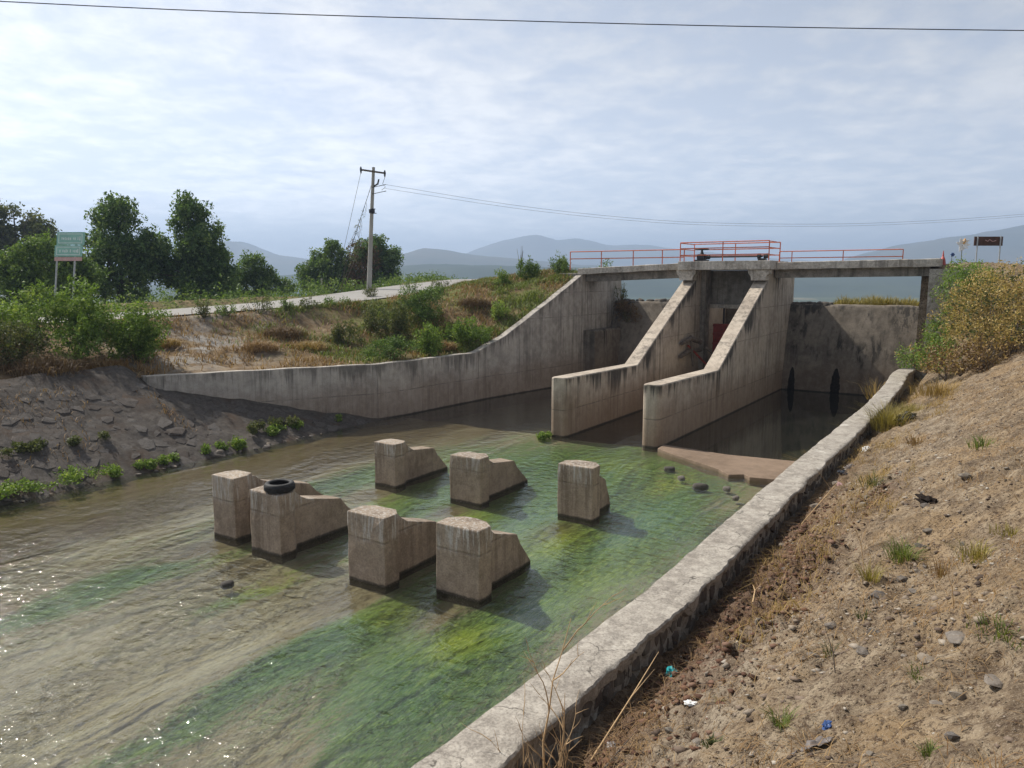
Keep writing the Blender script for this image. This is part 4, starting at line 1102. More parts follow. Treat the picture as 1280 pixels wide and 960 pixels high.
def tree(name, loc, label, lobes, n, leaf, mat_, seed, group=None, trunk_r=0.25, droop=0.3, clump=22, sig=0.24, shell=0.62, vines=None, cat='tree'):
    t = thing(name, loc, label, cat, group)
    rr = random.Random(seed)
    b = MB(); o = Vector(loc)
    zt = min(l[0][2] for l in lobes)
    top = Vector((lobes[0][0][0] * 0.5, lobes[0][0][1] * 0.5, max(zt * 0.8, 0.5)))
    b.tube([o + Vector((0, 0, -0.4)), o + top * 0.5 + Vector((rr.uniform(-.1, .1), 0, 0)), o + top], [trunk_r * 1.25, trunk_r, trunk_r * 0.8], 9)
    for l in lobes:
        c = Vector(l[0]); md = (top + c) / 2 + Vector((rr.uniform(-.3, .3), rr.uniform(-.3, .3), 0.1))
        b.tube([o + top * 0.85, o + md, o + c, o + c + Vector((0, 0, l[1][2] * 0.6))], [trunk_r * 0.6, trunk_r * 0.42, trunk_r * 0.25, trunk_r * 0.08], 6)
        for k in range(3):
            e = c + Vector((rr.uniform(-1, 1) * l[1][0] * .8, rr.uniform(-1, 1) * l[1][1] * .8, rr.uniform(-.4, .9) * l[1][2] * .8))
            b.tube([o + md, o + (md + e) / 2 + Vector((0, 0, .15)), o + e], [trunk_r * 0.28, trunk_r * 0.18, trunk_r * 0.05], 5)
    b.build('trunk', M['bark'], t, smooth=True)
    subl = []; kk_ = 1.12 if group and 'road' in group else 1.0
    for c_, s_ in lobes:
        subl.append((c_, tuple(q * 0.62 for q in s_)))
        for k in range(11):
            d_ = Vector((rr.gauss(0, 1), rr.gauss(0, 1), rr.gauss(0.25, 0.9))).normalized(); f_ = rr.uniform(0.50, 0.74) * kk_; g_ = rr.uniform(0.26, 0.44)
            subl.append(((c_[0] + d_.x * s_[0] * f_, c_[1] + d_.y * s_[1] * f_, c_[2] + d_.z * s_[2] * f_), tuple(q * g_ for q in s_)))
    cr = leaf_obj('crown', leaf_cloud(subl, n, leaf, seed, clump, sig, 0.5, shell, droop, 0.5, 0.0, 0.16, 0.3), M[mat_], t)
    if vines:
        leaf_obj('vine_cover', leaf_cloud(vines[0], vines[1], leaf * 0.9, seed + 5, clump, sig, 0.42, 0.6, 0.4), M[vines[2]], t)
    return t

tree('tree', (-30.8, 60, 3.4), 'tall dark green tree, left of the tall pair behind the road', [((0.3, 0, 6.6), (2.1, 2.1, 2.1)), ((-0.9, 0, 4.6), (2.2, 2.3, 2.0)), ((1.2, 0.3, 4.4), (2.2, 2.3, 2.3)), ((0, 0, 2.4), (3.0, 2.6, 2.0)), ((-1.9, -0.4, 2.6), (1.6, 1.6, 1.5)), ((2.9, 0.5, 3.6), (2.1, 2.0, 2.9))], 34000, 0.25, 'f_dark', 21, 'trees behind the road')
tree('tree', (-25.6, 62, 3.4), 'tall dark green tree, right of the tall pair behind the road', [((-0.3, 0, 7.3), (1.6, 1.8, 1.9)), ((0.2, 0, 5.3), (2.3, 2.2, 2.0)), ((1.3, 0, 3.6), (2.0, 2.1, 2.0)), ((-0.8, 0, 3.2), (2.2, 2.2, 2.1)), ((0.6, 0, 1.6), (2.6, 2.3, 1.6)), ((2.1, 0, 2.4), (1.3, 1.5, 1.6))], 34000, 0.25, 'f_dark', 22, 'trees behind the road')
tree('tree', (-30.2, 50, 3.4), 'light green spreading tree behind the green road sign', [((0.2, 0, 3.6), (2.1, 2.0, 1.7)), ((-1.9, 0, 2.9), (1.9, 1.8, 1.7)), ((1.9, 0, 2.6), (1.7, 1.6, 1.6)), ((0, -0.5, 1.6), (3.2, 2.0, 1.5))], 26000, 0.21, 'f_mid', 23, 'trees behind the road', 0.18)
tree('tree', (-61, 95, 3.4), 'large greyish tree at the left edge, farthest behind the sign', [((0, 0, 9.0), (3.4, 3.2, 3.0)), ((-3.2, 0, 7.6), (3.4, 3, 2.8)), ((2.9, 0, 7.2), (2.6, 2.6, 2.4)), ((0.6, 0, 5.4), (4.2, 3.2, 2.4)), ((-5, 0, 5), (3, 3, 3)), ((2.4, 0, 3.4), (3.2, 3, 2.4)), ((-2, 0, 2.4), (4, 3, 2.2))], 24000, 0.40, 'f_olive', 24, 'trees behind the road', 0.4, sig=0.36)
tree('tree', (-25.3, 75, 3.2), 'small rounded green tree standing right of the tall pair', [((0.2, 0, 3.7), (1.7, 1.7, 1.5)), ((-1.2, 0, 2.7), (1.7, 1.7, 1.5)), ((1.5, 0, 2.4), (1.7, 1.7, 1.4)), ((-2.5, 0, 1.3), (1.4, 1.4, 1.4)), ((0.4, 0, 1.1), (2.6, 2.0, 1.3)), ((3.2, 0, 1.7), (0.9, 1.2, 1.0))], 20000, 0.25, 'f_mid', 25, 'trees behind the road', 0.2)
tree('tree', (-20.8, 86, 3.2), 'rounded green tree just left of the utility pole', [((0.8, 0, 5.7), (1.5, 1.6, 1.4)), ((-0.7, 0, 4.6), (1.7, 1.7, 1.5)), ((-2.0, 0, 3.2), (1.5, 1.6, 1.5)), ((0.6, 0, 3.2), (2.1, 2, 1.8)), ((-1, 0, 1.6), (2.4, 2, 1.5)), ((2.4, 0, 3.6), (1.7, 1.6, 1.9)), ((2.6, 0, 1.8), (1.9, 1.7, 1.6))], 20000, 0.27, 'f_mid', 26, 'trees behind the road', 0.2)
tree('tree', (-15.4, 86, 3.3), 'rounded tree behind the utility pole, hung with brown vines', [((0.3, 0, 6.0), (2.1, 2.0, 1.6)), ((1.5, 0, 4.6), (1.7, 1.8, 1.9)), ((-0.9, 0, 4.8), (1.8, 1.8, 1.9)), ((0.6, 0, 2.8), (2.3, 2, 2.0))], 24000, 0.26, 'f_dark', 27, 'trees behind the road', 0.25, vines=([((-1.4, -1.2, 4.4), (1.1, 1.0, 2.4)), ((-2.0, -1.0, 2.4), (0.9, 0.9, 2.0)), ((-0.2, -1.8, 4.2), (1.2, 0.6, 2.0))], 3800, 'f_brown'))

def shrub(name, u, v, label, h, w, mat_, seed, n=2600, leaf=0.12, style='round', z=None, group=None, side='L', extra=None, tone0=0.5, cat='shrub'):
    zz_ = (lz(u, v) if side == 'L' else rz(u, v)) if z is None else z
    loc = W(u, v, zz_ - 0.03)
    t = thing(name, loc, label, cat, group)
    rr = random.Random(seed); lobes = []
    b = MB()
    if style == 'round':
        for k in range(15):
            a = rr.uniform(0, 6.28); q = rr.uniform(0.1, 0.78) * w / 2
            hz_ = rr.uniform(0.18, 0.80) * h * (1 - 0.35 * (q / (w / 2)) ** 2); sz_ = rr.uniform(0.14, 0.22)
            lobes.append(((q * math.cos(a), q * math.sin(a), hz_), (w * sz_, w * sz_, h * sz_ * 1.1)))
    else:                   # a sheaf of upright leafy shoots
        for k in range(11):
            a = rr.uniform(0, 6.28); q = math.sqrt(rr.random()) * w * 0.42
            hh = h * rr.uniform(0.62, 1.0) * (1 - 0.35 * q / (w * 0.5))
            lobes.append(((q * math.cos(a), q * math.sin(a), hh * 0.52), (w * 0.10, w * 0.10, hh * 0.50)))
    for l in lobes:
        c = Vector(l[0])
        b.tube([loc + Vector((0, 0, -0.05)), loc + Vector((c.x * 0.7, c.y * 0.7, c.z * 0.6)), loc + c + Vector((0, 0, l[1][2] * 0.8))], [0.022, 0.015, 0.006], 5)
    b.build('stems', M['stem'], t)
    leaf_obj('foliage', leaf_cloud(lobes, n, leaf, seed, 12, leaf * 0.85, 0.4, 0.2 if style != 'round' else 0.45, -0.5 if style != 'round' else 0.0, tone0, 0.0), M[mat_], t)
    if extra:
        m2, n2, k2 = extra
        leaf_obj('dry_leaves', leaf_cloud([((0, 0, h * k2), (w * 0.5, w * 0.5, h * 0.22))], n2, leaf * 0.9, seed + 3, 10, leaf, 0.3, 0.3, 0.3), M[m2], t)
    return t
GB = 'shrubs on the left bank'
shrub('bush', -30.0, 15.4, 'large bright green bush below the road sign', 3.1, 3.9, 'f_bright', 31, 13000, 0.13, tone0=0.5, group=GB)
shrub('bush', -28.6, 17.0, 'dense green bush at the end of the wing wall, beside the bare path', 2.5, 2.6, 'f_bright', 32, 9500, 0.12, tone0=0.4, group=GB)
shrub('bush', -29.6, 12.6, 'straggly bush with yellowish leaves at the left edge over the stone slope', 2.2, 2.8, 'f_olive', 33, 6500, 0.12, group=GB, extra=('f_brown', 1500, 0.25))
shrub('bush', -32.5, 14.0, 'low leafy bush behind the others at the left edge, beside the road', 2.0, 3.6, 'f_bright', 34, 8000, 0.12, group=GB)
shrub('shrub', -26.1, 31.5, 'dark rounded shrub in the middle of the grassy left bank', 2.0, 2.7, 'f_mid', 35, 7500, 0.10, tone0=0.4, group=GB)
shrub('shrub', -25.8, 28.4, 'tall olive green shrub left of the dark rounded one', 2.5, 2.5, 'f_olive', 36, 6000, 0.11, 'up', group=GB, extra=('f_brown', 900, 0.2))
shrub('shrub', -22.75, 27.9, 'bright upright leafy shrub right at the wing wall edge', 2.1, 1.6, 'f_bright', 37, 4500, 0.11, 'up', group=GB)
shrub('shrub', -22.7, 30.9, 'bright bushy shrub above the bend of the wing wall', 1.7, 2.6, 'f_bright', 38, 5200, 0.11, 'up', group=GB, tone0=0.4)
shrub('shrub', -22.7, 33.8, 'small yellow green shrub halfway up the bank slope', 1.45, 1.2, 'f_bright', 39, 2400, 0.10, 'up', group=GB, tone0=0.7)
shrub('shrub', -25.2, 37.6, 'small rounded shrub on the bank crest nearest the road end', 1.05, 1.2, 'f_bright', 40, 2200, 0.09, group=GB, extra=('f_brown', 500, 0.12))
shrub('shrub', -24.3, 39.3, 'shrub with bare twigs rising above it on the bank crest', 1.7, 1.8, 'f_mid', 41, 3400, 0.10, 'up', group=GB)
shrub('shrub', -22.6, 39.9, 'grey green shrub beside the left end of the footbridge railing', 1.5, 1.8, 'f_mid', 42, 3000, 0.10, 'up', group=GB, extra=('f_brown', 700, 0.15))
shrub('shrub', -26.0, 25.8, 'sparse leggy shrub left of the olive one', 1.4, 1.6, 'f_olive', 43, 2300, 0.10, 'up', group=GB, tone0=0.65)
shrub('shrub', -23.2, 25.6, 'low dark leafy clump behind the middle of the wing wall', 1.0, 2.8, 'f_mid', 44, 4000, 0.10, group=GB, tone0=0.35)
shrub('shrub', -22.3, 45.2, 'green shrub seen through the footbridge railing', 3.6, 2.0, 'f_mid', 45, 3600, 0.12, z=4.2, group=GB)
shrub('shrub', -20.2, 43.6, 'thin bare bluish shrub growing beside the left weir crest', 1.8, 0.9, 'f_olive', 46, 350, 0.10, 'up', z=4.5, group=GB)
b_ = shrub('shrub', -19.6, 43.3, 'dry rust brown bush in the corner of the left weir', 1.7, 2.2, 'f_brown', 47, 2600, 0.10, z=3.35, group=GB, tone0=0.35)
# bare twigs above the crest shrub
tw = thing('dead_stalk', W(-24.9, 39.3, lz(-24.9, 39.3)), 'bare grey branching stalk on the bank crest', 'dead plant')
b = MB(); o = Vector(tw.location)
for k in range(7):
    a = random.uniform(0, 6.28); q = random.uniform(0.1, 0.35); h = random.uniform(1.2, 2.1)
    b.tube([o, o + Vector((q * .4 * math.cos(a), q * .4 * math.sin(a), h * .6)), o + Vector((q * math.cos(a), q * math.sin(a), h))], [0.02, 0.014, 0.006], 5)
b.build('stems', M['wood'], tw)
# weeds along the road edge
WD = [(-31.7, 22.2, 1.2, 'tall pale weed at the left end of the road verge'), (-31.4, 23.2, .8, 'short weed second from the left on the road verge'), (-31.0, 24.8, 1.25, 'pale flowering weed on the verge before the leftmost road bend'),
      (-30.6, 26.2, .9, 'leafy weed on the verge in front of the small rounded tree'), (-30.4, 27.5, .7, 'small dark weed on the verge left of the fence post'), (-30.4, 29.3, .6, 'low weed on the verge below the fence post'),
      (-31.8, 33.6, 1.2, 'leafy weed on the verge below the utility pole'), (-31.2, 36.4, 1.5, 'pale weed patch right of the utility pole'), (-30.0, 38.2, 1.2, 'weed on the verge where the road crests'), (-28.0, 35.5, .8, 'tuft of weeds on the bank below the road crest')]
for i, (u, v, h, lab) in enumerate(WD):
    shrub('weed', u, v, lab, h, 0.9 + 0.5 * (i % 3), 'f_olive' if i % 2 == 0 else 'f_mid', 60 + i, 650, 0.09, 'up', group='weeds on the road verge', cat='weed', tone0=0.55)

# hedge beyond the road (reads as one mass)
lob = []
for k in range(60):
    i_ = int(18 + 62 * k / 59); q_ = RC[min(i_, len(RC) - 1)] + Nn[min(i_, len(RC) - 1)] * random.uniform(3.7, 6.6)
    sc_ = 1.0 if k < 40 else .55
    lob.append(((q_[0], q_[1], q_[2] - 0.1), (random.uniform(1.1, 1.9), 1.5, sc_ * random.uniform(0.5, 1.25))))
lob += [((-44 + 1.05 * k + random.uniform(-.5, .5), 67 + random.uniform(-2, 2), 3.4), (1.8, 1.6, random.uniform(1.0, 2.1))) for k in range(34)]
V, F, t_ = leaf_cloud(lob, 52000, 0.17, 77, 14, 0.22, 0.42, 0.3, 0.0, 0.5)
hd = link('undergrowth', mesh_np('undergrowth', V, F, M['f_mid'], {'tone': t_}))
tag(hd, 'continuous green undergrowth behind the road', 'undergrowth', None, 'stuff')

# far trees beyond the reservoir
for i, (x, y, h, lab) in enumerate([(286, 560, 13.0, 'round far tree seen under the right bridge span'), (262, 575, 8.0, 'low far bush left of the round far tree'), (303, 548, 7.5, 'low far bush right of the round far tree')]):
    tree('far_tree', (x, y, -25.5), lab, [((0, 0, h * .62), (h * .38, h * .38, h * .38)), ((h * .35, 0, h * .4), (h * .3, h * .3, h * .3)), ((-h * .3, 0, h * .36), (h * .34, h * .34, h * .3))], 2600, 0.9, 'f_dark', 81 + i, 'far trees under the bridge', 0.3, shell=0.3)
lob = [((60 + 5.5 * k, 600 - 1.0 * k, -24), (6, 8, random.uniform(3.5, 7))) for k in range(60)]
V, F, t_ = leaf_cloud(lob, 7500, 1.6, 79, 10, 1.4, 0.5, 0.3)
hd = link('far_hedge', mesh_np('far_hedge', V, F, M['f_dark'], {'tone': t_})); tag(hd, 'dark line of scrub across the far shore', 'scrub', None, 'stuff')

cg = np.random.default_rng(31); n_ = 2600; cu_ = cg.uniform(-8.2, -3.4, n_); cv_ = cg.uniform(44.9, 47.5, n_)
V, F, t_ = blades(np.stack([cu_ * CT + cv_ * ST, -cu_ * ST + cv_ * CT, up_z(cu_, cv_)], -1), .42 * (0.4 + 0.9 * np.abs(fbm(cu_ * .8, cv_ * .3, 4, 2))), .03, .5, 33)
o = link('crest_grass', mesh_np('crest_grass', V, F, M['f_ygrass'], {'tone': t_})); tag(o, 'yellow green grass growing behind the right weir crest', 'grass', None, 'stuff')
# --- grass of the left bank: nobody could count it
r_ = np.random.default_rng(5)
def scatter_left(n, u0, u1, v0, v1, dens, seed):
    r = np.random.default_rng(seed)
    u = r.uniform(u0, u1, n * 3); v = r.uniform(v0, v1, n * 3)
    k = (u < ub(v) - 0.1) & (r.random(n * 3) < dens(u, v))
    d2 = ((np.stack([u, v], -1)[:, None] - RC_uv[None, ::2]) ** 2).sum(-1).min(1); k &= d2 > 3.3 ** 2
    u, v = u[k][:n], v[k][:n]
    return np.stack([u * CT + v * ST, -u * ST + v * CT, left_z(u, v)], -1), u, v
def patch(u, v, s, seed): return fbm(u * s, v * s, seed, 3)
P_, u_, v_ = scatter_left(15000, -34, -21.2, -2, 41, lambda u, v: np.clip(0.35 + 1.3 * patch(u, v, 0.5, 3), 0.02, 1) * (1 - 0.85 * np.exp(-(((u + 29.3) / 1.6) ** 2 + ((v - 19.5) / 2.6) ** 2))), 6)
V, F, t_ = blades(P_, 0.26, 0.035, 0.7, 7)
dg = link('dry_grass', mesh_np('dry_grass', V, F, M['f_hay'], {'tone': t_})); tag(dg, 'dry brown grass covering the left bank', 'grass', None, 'stuff')
P_, u_, v_ = scatter_left(24000, -32, -21.2, 21, 42, lambda u, v: np.clip(0.45 + 1.5 * patch(u, v, 0.45, 9), 0.04, 1) * sstep(21, 29, v), 8)
V, F, t_ = blades(P_, 0.22, 0.04, 0.6, 9)
dg = link('green_grass', mesh_np('green_grass', V, F, M['f_grass'], {'tone': t_})); tag(dg, 'patchy green grass on the upper left bank', 'grass', None, 'stuff')
n_ = 6000; ru = r_.uniform(-27.0, -23.2, n_); rv = r_.uniform(-2, 16, n_)
kk = r_.random(n_) < np.clip(.1 + .9 * fbm(ru * .7, rv * .5, 12, 3) + .5 * sstep(-25.2, -26.8, ru) - .3 * sstep(9, 16, rv), 0, 1); ru, rv = ru[kk], rv[kk]
V, F, t_ = blades(np.stack([ru * CT + rv * ST, -ru * ST + rv * CT, rev_grid(ru, rv)], -1), .16, .022, .9, 71, 0.4)
o = link('slope_grass', mesh_np('slope_grass', V, F, M['f_hay'], {'tone': t_})); tag(o, 'sparse dry grass growing between the stones of the left slope', 'grass', None, 'stuff')
# dry mounds
for i, (u, v, s, m_, lab) in enumerate([(-30.1, 19.0, .55, 'f_straw', 'low golden straw heap beside the bare path'), (-27.3, 21.8, .6, 'f_hay', 'dry brown grass mound just behind the low end of the wing wall'), (-28.6, 24.2, .75, 'f_brown', 'reddish dry brush heap below the road verge'),
                                    (-26.4, 23.8, .65, 'f_straw', 'pale dry grass clump above the wing wall middle'), (-24.7, 34.2, .7, 'f_brown', 'reddish brown dead brush on the upper bank'), (-23.3, 29.4, .6, 'f_hay', 'dry brown clump between the two bright shrubs'),
                                    (-28.2, 13.2, 1.0, 'f_brown', 'dry brown grass hanging over the top of the stone slope'), (-28.1, 9.8, .9, 'f_hay', 'dry grass clump at the far left top of the stone slope'), (-28.3, 15.2, .8, 'f_hay', 'dry grass clump below the dense green bush')]):
    c = W(u, v, lz(u, v)); t = thing('dry_mound', c, lab, 'dry grass', 'dry clumps on the left bank')
    n = 900; a = r_.random(n) * 6.28; q = np.sqrt(r_.random(n)) * s
    pp = np.stack([q * np.cos(a) * 1.3, q * np.sin(a), 0.28 * s * (1 - (q / s) ** 2) - 0.05], -1)
    V, F, t_ = blades(pp, 0.38 * s + 0.1, 0.022, 1.0, 100 + i)
    link('blades', mesh_np('blades', V, F, M[m_], {'tone': t_}), parent=t)

# --- waterside plants on the left shore
for i, (u, v, l, w, h, lab) in enumerate([(-22.7, 9.7, 2.6, 1.4, .26, 'long bright green mat of water plants at the left edge of the shore'), (-22.4, 13.2, .9, .4, .28, 'small green clump on the shore in front of the stone slope'),
                                       (-22.35, 16.6, .9, .4, .42, 'bright green tuft at the waterline near a white pebble'), (-22.7, 20.3, 1.5, .4, .30, 'green clump where the stone slope meets the wing wall'), (-23.0, 18.6, .8, .5, .4, 'faded green and brown clump on the lower stone slope'),
                                       (-24.0, 11.4, 1.2, .5, .25, 'sparse green patch on the stone slope above the water plants'), (-14.5, 24.55, .35, .25, .22, 'yellow green weed at the nose of the left pier')]):
    zb = max(0.0, -(u + 22.15) * 0.54); c = W(u, v, zb)
    t = thing('water_plant', c, lab, 'plants', 'plants along the waterline')
    lob = [((*(W(random.uniform(-w, w) * .5, random.uniform(-l, l) * (.9 if l > 2 else 1.3), 0).xy), h * .25), (w * random.uniform(.2, .5), w * random.uniform(.2, .5), h * random.uniform(.25, .5))) for k in range(max(7, int(l * 7)))]
    leaf_obj('foliage', leaf_cloud(lob, int(900 + 2200 * l), 0.075, 200 + i, 10, 0.06, 0.55, 0.3, 0, 0.5, -0.1), M['f_bright' if i not in (4, 5) else 'f_olive'], t)

# ================================================================== plants on the right bank
def big_bush(name, u, v, z, lab, lobes, n, leaf, m_, seed, extra=None, **kw):
    loc = W(u, v, z); t = thing(name, loc, lab, 'bush', 'bushes on the right abutment')
    lw = [((*(W(c[0], c[1], 0).xy), c[2]), s) for c, s in lobes]
    b = MB()
    for c, s in lw:
        for k in range(4):
            e = Vector(c) + Vector((random.uniform(-1, 1) * s[0], random.uniform(-1, 1) * s[1], random.uniform(-.2, 1) * s[2])) * .8
            b.tube([loc + Vector((c[0] * .7, c[1] * .7, c[2] - s[2])), loc + (Vector(c) + e) / 2, loc + e], [0.03, 0.02, 0.007], 5)
    b.build('stems', M['wood'], t)
    leaf_obj('foliage', leaf_cloud(lw, n, leaf, seed, 12, leaf * 1.3, 0.45, 0.5, 0.0, 0.5), M[m_], t)
    if extra:
        nm, m2, n2, lf2, sh = extra
        leaf_obj(nm, leaf_cloud(lw, n2, lf2, seed + 9, 14, lf2 * 1.5, 0.6, sh, 0.0, 0.5), M[m2], t)
    return t
big_bush('bush', -0.6, 35.2, 3.6, 'big straw yellow flowering bush on the right abutment', [((0, 0, 1.2), (1.5, 1.3, 1.3)), ((0.6, 1.4, 2.0), (1.6, 1.3, 1.0)), ((1.6, 0.2, 1.3), (1.4, 1.3, 1.5)), ((-0.9, 0.6, 1.0), (0.9, 1.0, 1.1)), ((1.2, -1.3, 0.4), (1.3, 1.2, 1.0)), ((-0.3, -1.0, 0.1), (1.2, 1.1, 0.9))], 20000, 0.085, 'f_gold', 301, ('green_leaves', 'f_olive', 5000, 0.10, 0.3))
big_bush('bush', -1.9, 37.5, 4.3, 'green bush against the right end of the footbridge', [((0, 0, 1.3), (0.75, 0.8, 1.0)), ((0.5, 0.7, 1.8), (0.8, 0.8, 0.7)), ((0.3, -0.6, 0.6), (0.7, 0.7, 0.9)), ((0.9, 0.2, 1.2), (0.8, 0.8, 0.9))], 6500, 0.10, 'f_bright', 302)
big_bush('bush', -2.5, 35.6, 2.2, 'fresh green bush hanging over the end of the river wall', [((0, 0, 0.7), (0.7, 0.7, 0.7)), ((-0.75, 0.6, 0.45), (0.55, 0.6, 0.5)), ((0.5, -0.5, 0.8), (0.6, 0.7, 0.8)), ((0.2, 0.5, 1.5), (0.6, 0.6, 0.8))], 5200, 0.10, 'f_bright', 303, ('yellow_leaves', 'f_gold', 1100, 0.09, 0.5))
big_bush('bush', -1.3, 32.6, 2.6, 'tangle of dry brown twigs below the yellow bush', [((0, 0, 0.4), (1.0, 1.1, 0.6)), ((0.9, 0.5, 0.7), (1.0, 1.0, 0.7)), ((-0.6, -0.8, 0.1), (0.7, 0.8, 0.45))], 2600, 0.11, 'f_brown', 304, ('dry_leaves', 'f_straw', 1500, 0.10, 0.3))
# dry twig tangle and grass at its foot
def tuft(name, u, v, lab, n, h, rad, m_, seed, w=0.012, lean=0.6, cat='grass tuft', group='grass tufts on the right bank', z=None):
    c = W(u, v, rz(u, v) - 0.01 if z is None else z); t = thing(name, c, lab, cat, group)
    r = np.random.default_rng(seed); a = r.random(n) * 6.28; q = r.random(n) * rad
    pp = np.stack([q * np.cos(a), q * np.sin(a), 0 * a - 0.02], -1)
    V, F, t_ = blades(pp, h, w, lean, seed, dirs=a + r.normal(0, .5, n))
    link('blades', mesh_np('blades', V, F, M[m_], {'tone': t_}), parent=t); return t
TF = [(-2.75, 24.9, 'yellow green grass clump growing against the river wall beside the black bag', 420, .75, .42, 'f_ygrass', .022), (-1.75, 29.2, 'straw coloured grass at the foot of the dry tangle', 420, .45, .9, 'f_straw', .02),
      (-2.3, 27.2, 'pale grass strip right of the black bag', 320, .3, .7, 'f_ygrass', .02), (-0.85, 10.3, 'largest green grass tuft in the middle of the dirt bank', 190, .24, .20, 'f_grass', .011), (-0.05, 9.1, 'yellow green grass patch near the right edge', 170, .16, .24, 'f_ygrass', .01),
      (-0.35, 8.9, 'dry yellow tuft left of the yellow green patch', 120, .16, .16, 'f_hay', .01), (-1.27, 5.95, 'small green grass tuft at the bottom of the dirt bank', 95, .15, .07, 'f_grass', .008), (-1.1, 9.3, 'thin dry tuft with tall straw stalks in the bank centre', 110, .22, .10, 'f_ygrass', .008),
      (0.17, 6.75, 'low green patch at the right edge beside a flat stone', 130, .09, .26, 'f_grass', .01), (-0.16, 15.1, 'small dark green tuft high on the bank below the bush', 90, .2, .22, 'f_grass', .014), (-1.9, 15.6, 'sparse weed tuft amid clods on the bank', 80, .3, .2, 'f_olive', .014),
      (-1.6, 20.2, 'dry tuft on the upper bank slope', 90, .28, .25, 'f_hay', .016), (-0.35, 6.45, 'tiny green sprig beside grey stones', 60, .07, .10, 'f_grass', .009), (-0.95, 8.0, 'olive sprig on the pale slope', 60, .09, .10, 'f_olive', .009), (-0.2, 5.2, 'small green tuft at the bottom edge', 70, .08, .06, 'f_grass', .008),
      (-2.05, 6.9, 'pale green sprig near the wall foot', 60, .07, .06, 'f_grass', .008), (-1.75, 5.75, 'round grey green rosette at the bottom', 110, .05, .09, 'f_olive', .014), (-1.15, 7.35, 'drab grass sprig on the pale slope', 60, .10, .11, 'f_olive', .008), (0.25, 9.9, 'green patch near the right edge above the yellow one', 110, .1, .25, 'f_ygrass', .01)]
for i, (u, v, lab, n, h, rad, m_, w) in enumerate(TF): tuft('grass_tuft', u, v, lab, n, h, rad, m_, 400 + i, w)
for i, (u, v, z, n, h, lab) in enumerate([(-4.25, 23.2, .1, 200, .75, 'straw grass in front of the apron sill by the river wall'), (-4.2, 25.6, .1, 120, .75, 'thin yellow grass standing at the apron edge beside the pool'), (-4.2, 29.5, .1, 110, .8, 'yellow reeds leaning over the river wall beside the pool'), (-4.3, 20.8, .0, 160, .55, 'dry straw tuft in the water at the foot of the river wall'), (-4.35, 34.5, 1.0, 60, .9, 'small dry plant behind the river wall near the weir')]):
    tuft('reed_tuft', u, v, lab, n, h, .35, 'f_ygrass' if i in (1, 2) else 'f_straw', 450 + i, .02, .7, 'reeds', 'reeds behind the river wall', z)

# dead weed by the wall in the foreground
dwd = thing('dead_weed', W(-3.2, 5.55, 1.15), 'tall dry branching weed leaning on the wall in the foreground', 'dead plant')
rr = random.Random(8); b = MB(); o = Vector(dwd.location)
def stalk(p, d, L_, r0, depth):
    pts = [p]; q = p.copy(); dd = d.normalized(); k = 6
    for i in range(k):
        dd = (dd + Vector((rr.uniform(-.22, .22), rr.uniform(-.22, .22), rr.uniform(-.12, .16)))).normalized(); q = q + dd * L_ / k; pts.append(q.copy())
        if depth and i > 1 and rr.random() < 0.75:
            sd2 = (dd + Vector((rr.uniform(-1, 1), rr.uniform(-1, 1), rr.uniform(-.3, .6)))).normalized()
            stalk(q, sd2, L_ * rr.uniform(.2, .42), r0 * .55, depth - 1)
    b.tube(pts, [r0 * (1 - .8 * i / k) for i in range(k + 1)], 5)
stalk(o, Vector((.0, .06, 1)), 1.85, .014, 2)
stalk(o + Vector((.05, .02, 0)), Vector((.32, .15, .9)), 1.05, .013, 2)
for k in range(16): stalk(o + Vector((rr.uniform(-.14, .16), rr.uniform(-.1, .1), 0)), Vector((rr.uniform(-.5, .5), rr.uniform(-.4, .4), 1)), rr.uniform(.45, .95), .009, 1)
b.build('stems', M['twig'], dwd, smooth=True)
V, F, t_ = blades(np.c_[r_.normal(0, .1, (160, 2)), np.zeros(160)], .25, .008, 1.0, 9); link('dry_blades', mesh_np('dry_blades', V, F, M['f_straw'], {'tone': t_}), parent=dwd)
for (u, v, h, lx, lab, m_) in [(-2.4, 5.0, .30, .05, 'short pale dry stalk at the bottom edge, the right one', 'twig'), (-2.62, 5.05, .22, .03, 'short dry stalk at the bottom edge, the left one', 'twig'), (-1.02, 6.75, .42, -.10, 'single thin dark upright twig in the middle of the dirt bank', 'wood'), (-1.95, 12.9, .9, -.5, 'long pale bent stalk leaning toward the wall', 'twig'), (-1.15, 9.35, .95, -.28, 'tall straw stalk rising from the thin dry tuft', 'twig'), (-0.2, 7.6, .5, -.12, 'thin broken straw stalk beside the flat stones', 'twig')]:
    t = thing('dry_stalk', W(u, v, rz(u, v) - .02), lab, 'dead plant', 'dry stalks on the right bank'); o = Vector(t.location); b = MB()
    b.tube([o, o + Vector((lx * .3, 0, h * .5)), o + Vector((lx, .03, h))], [.006, .005, .002], 5)
    b.tube([o + Vector((lx * .3, 0, h * .5)), o + Vector((lx * .3 + .06, .02, h * .72))], [.004, .0015], 5)
    b.build('stem', M[m_], t)
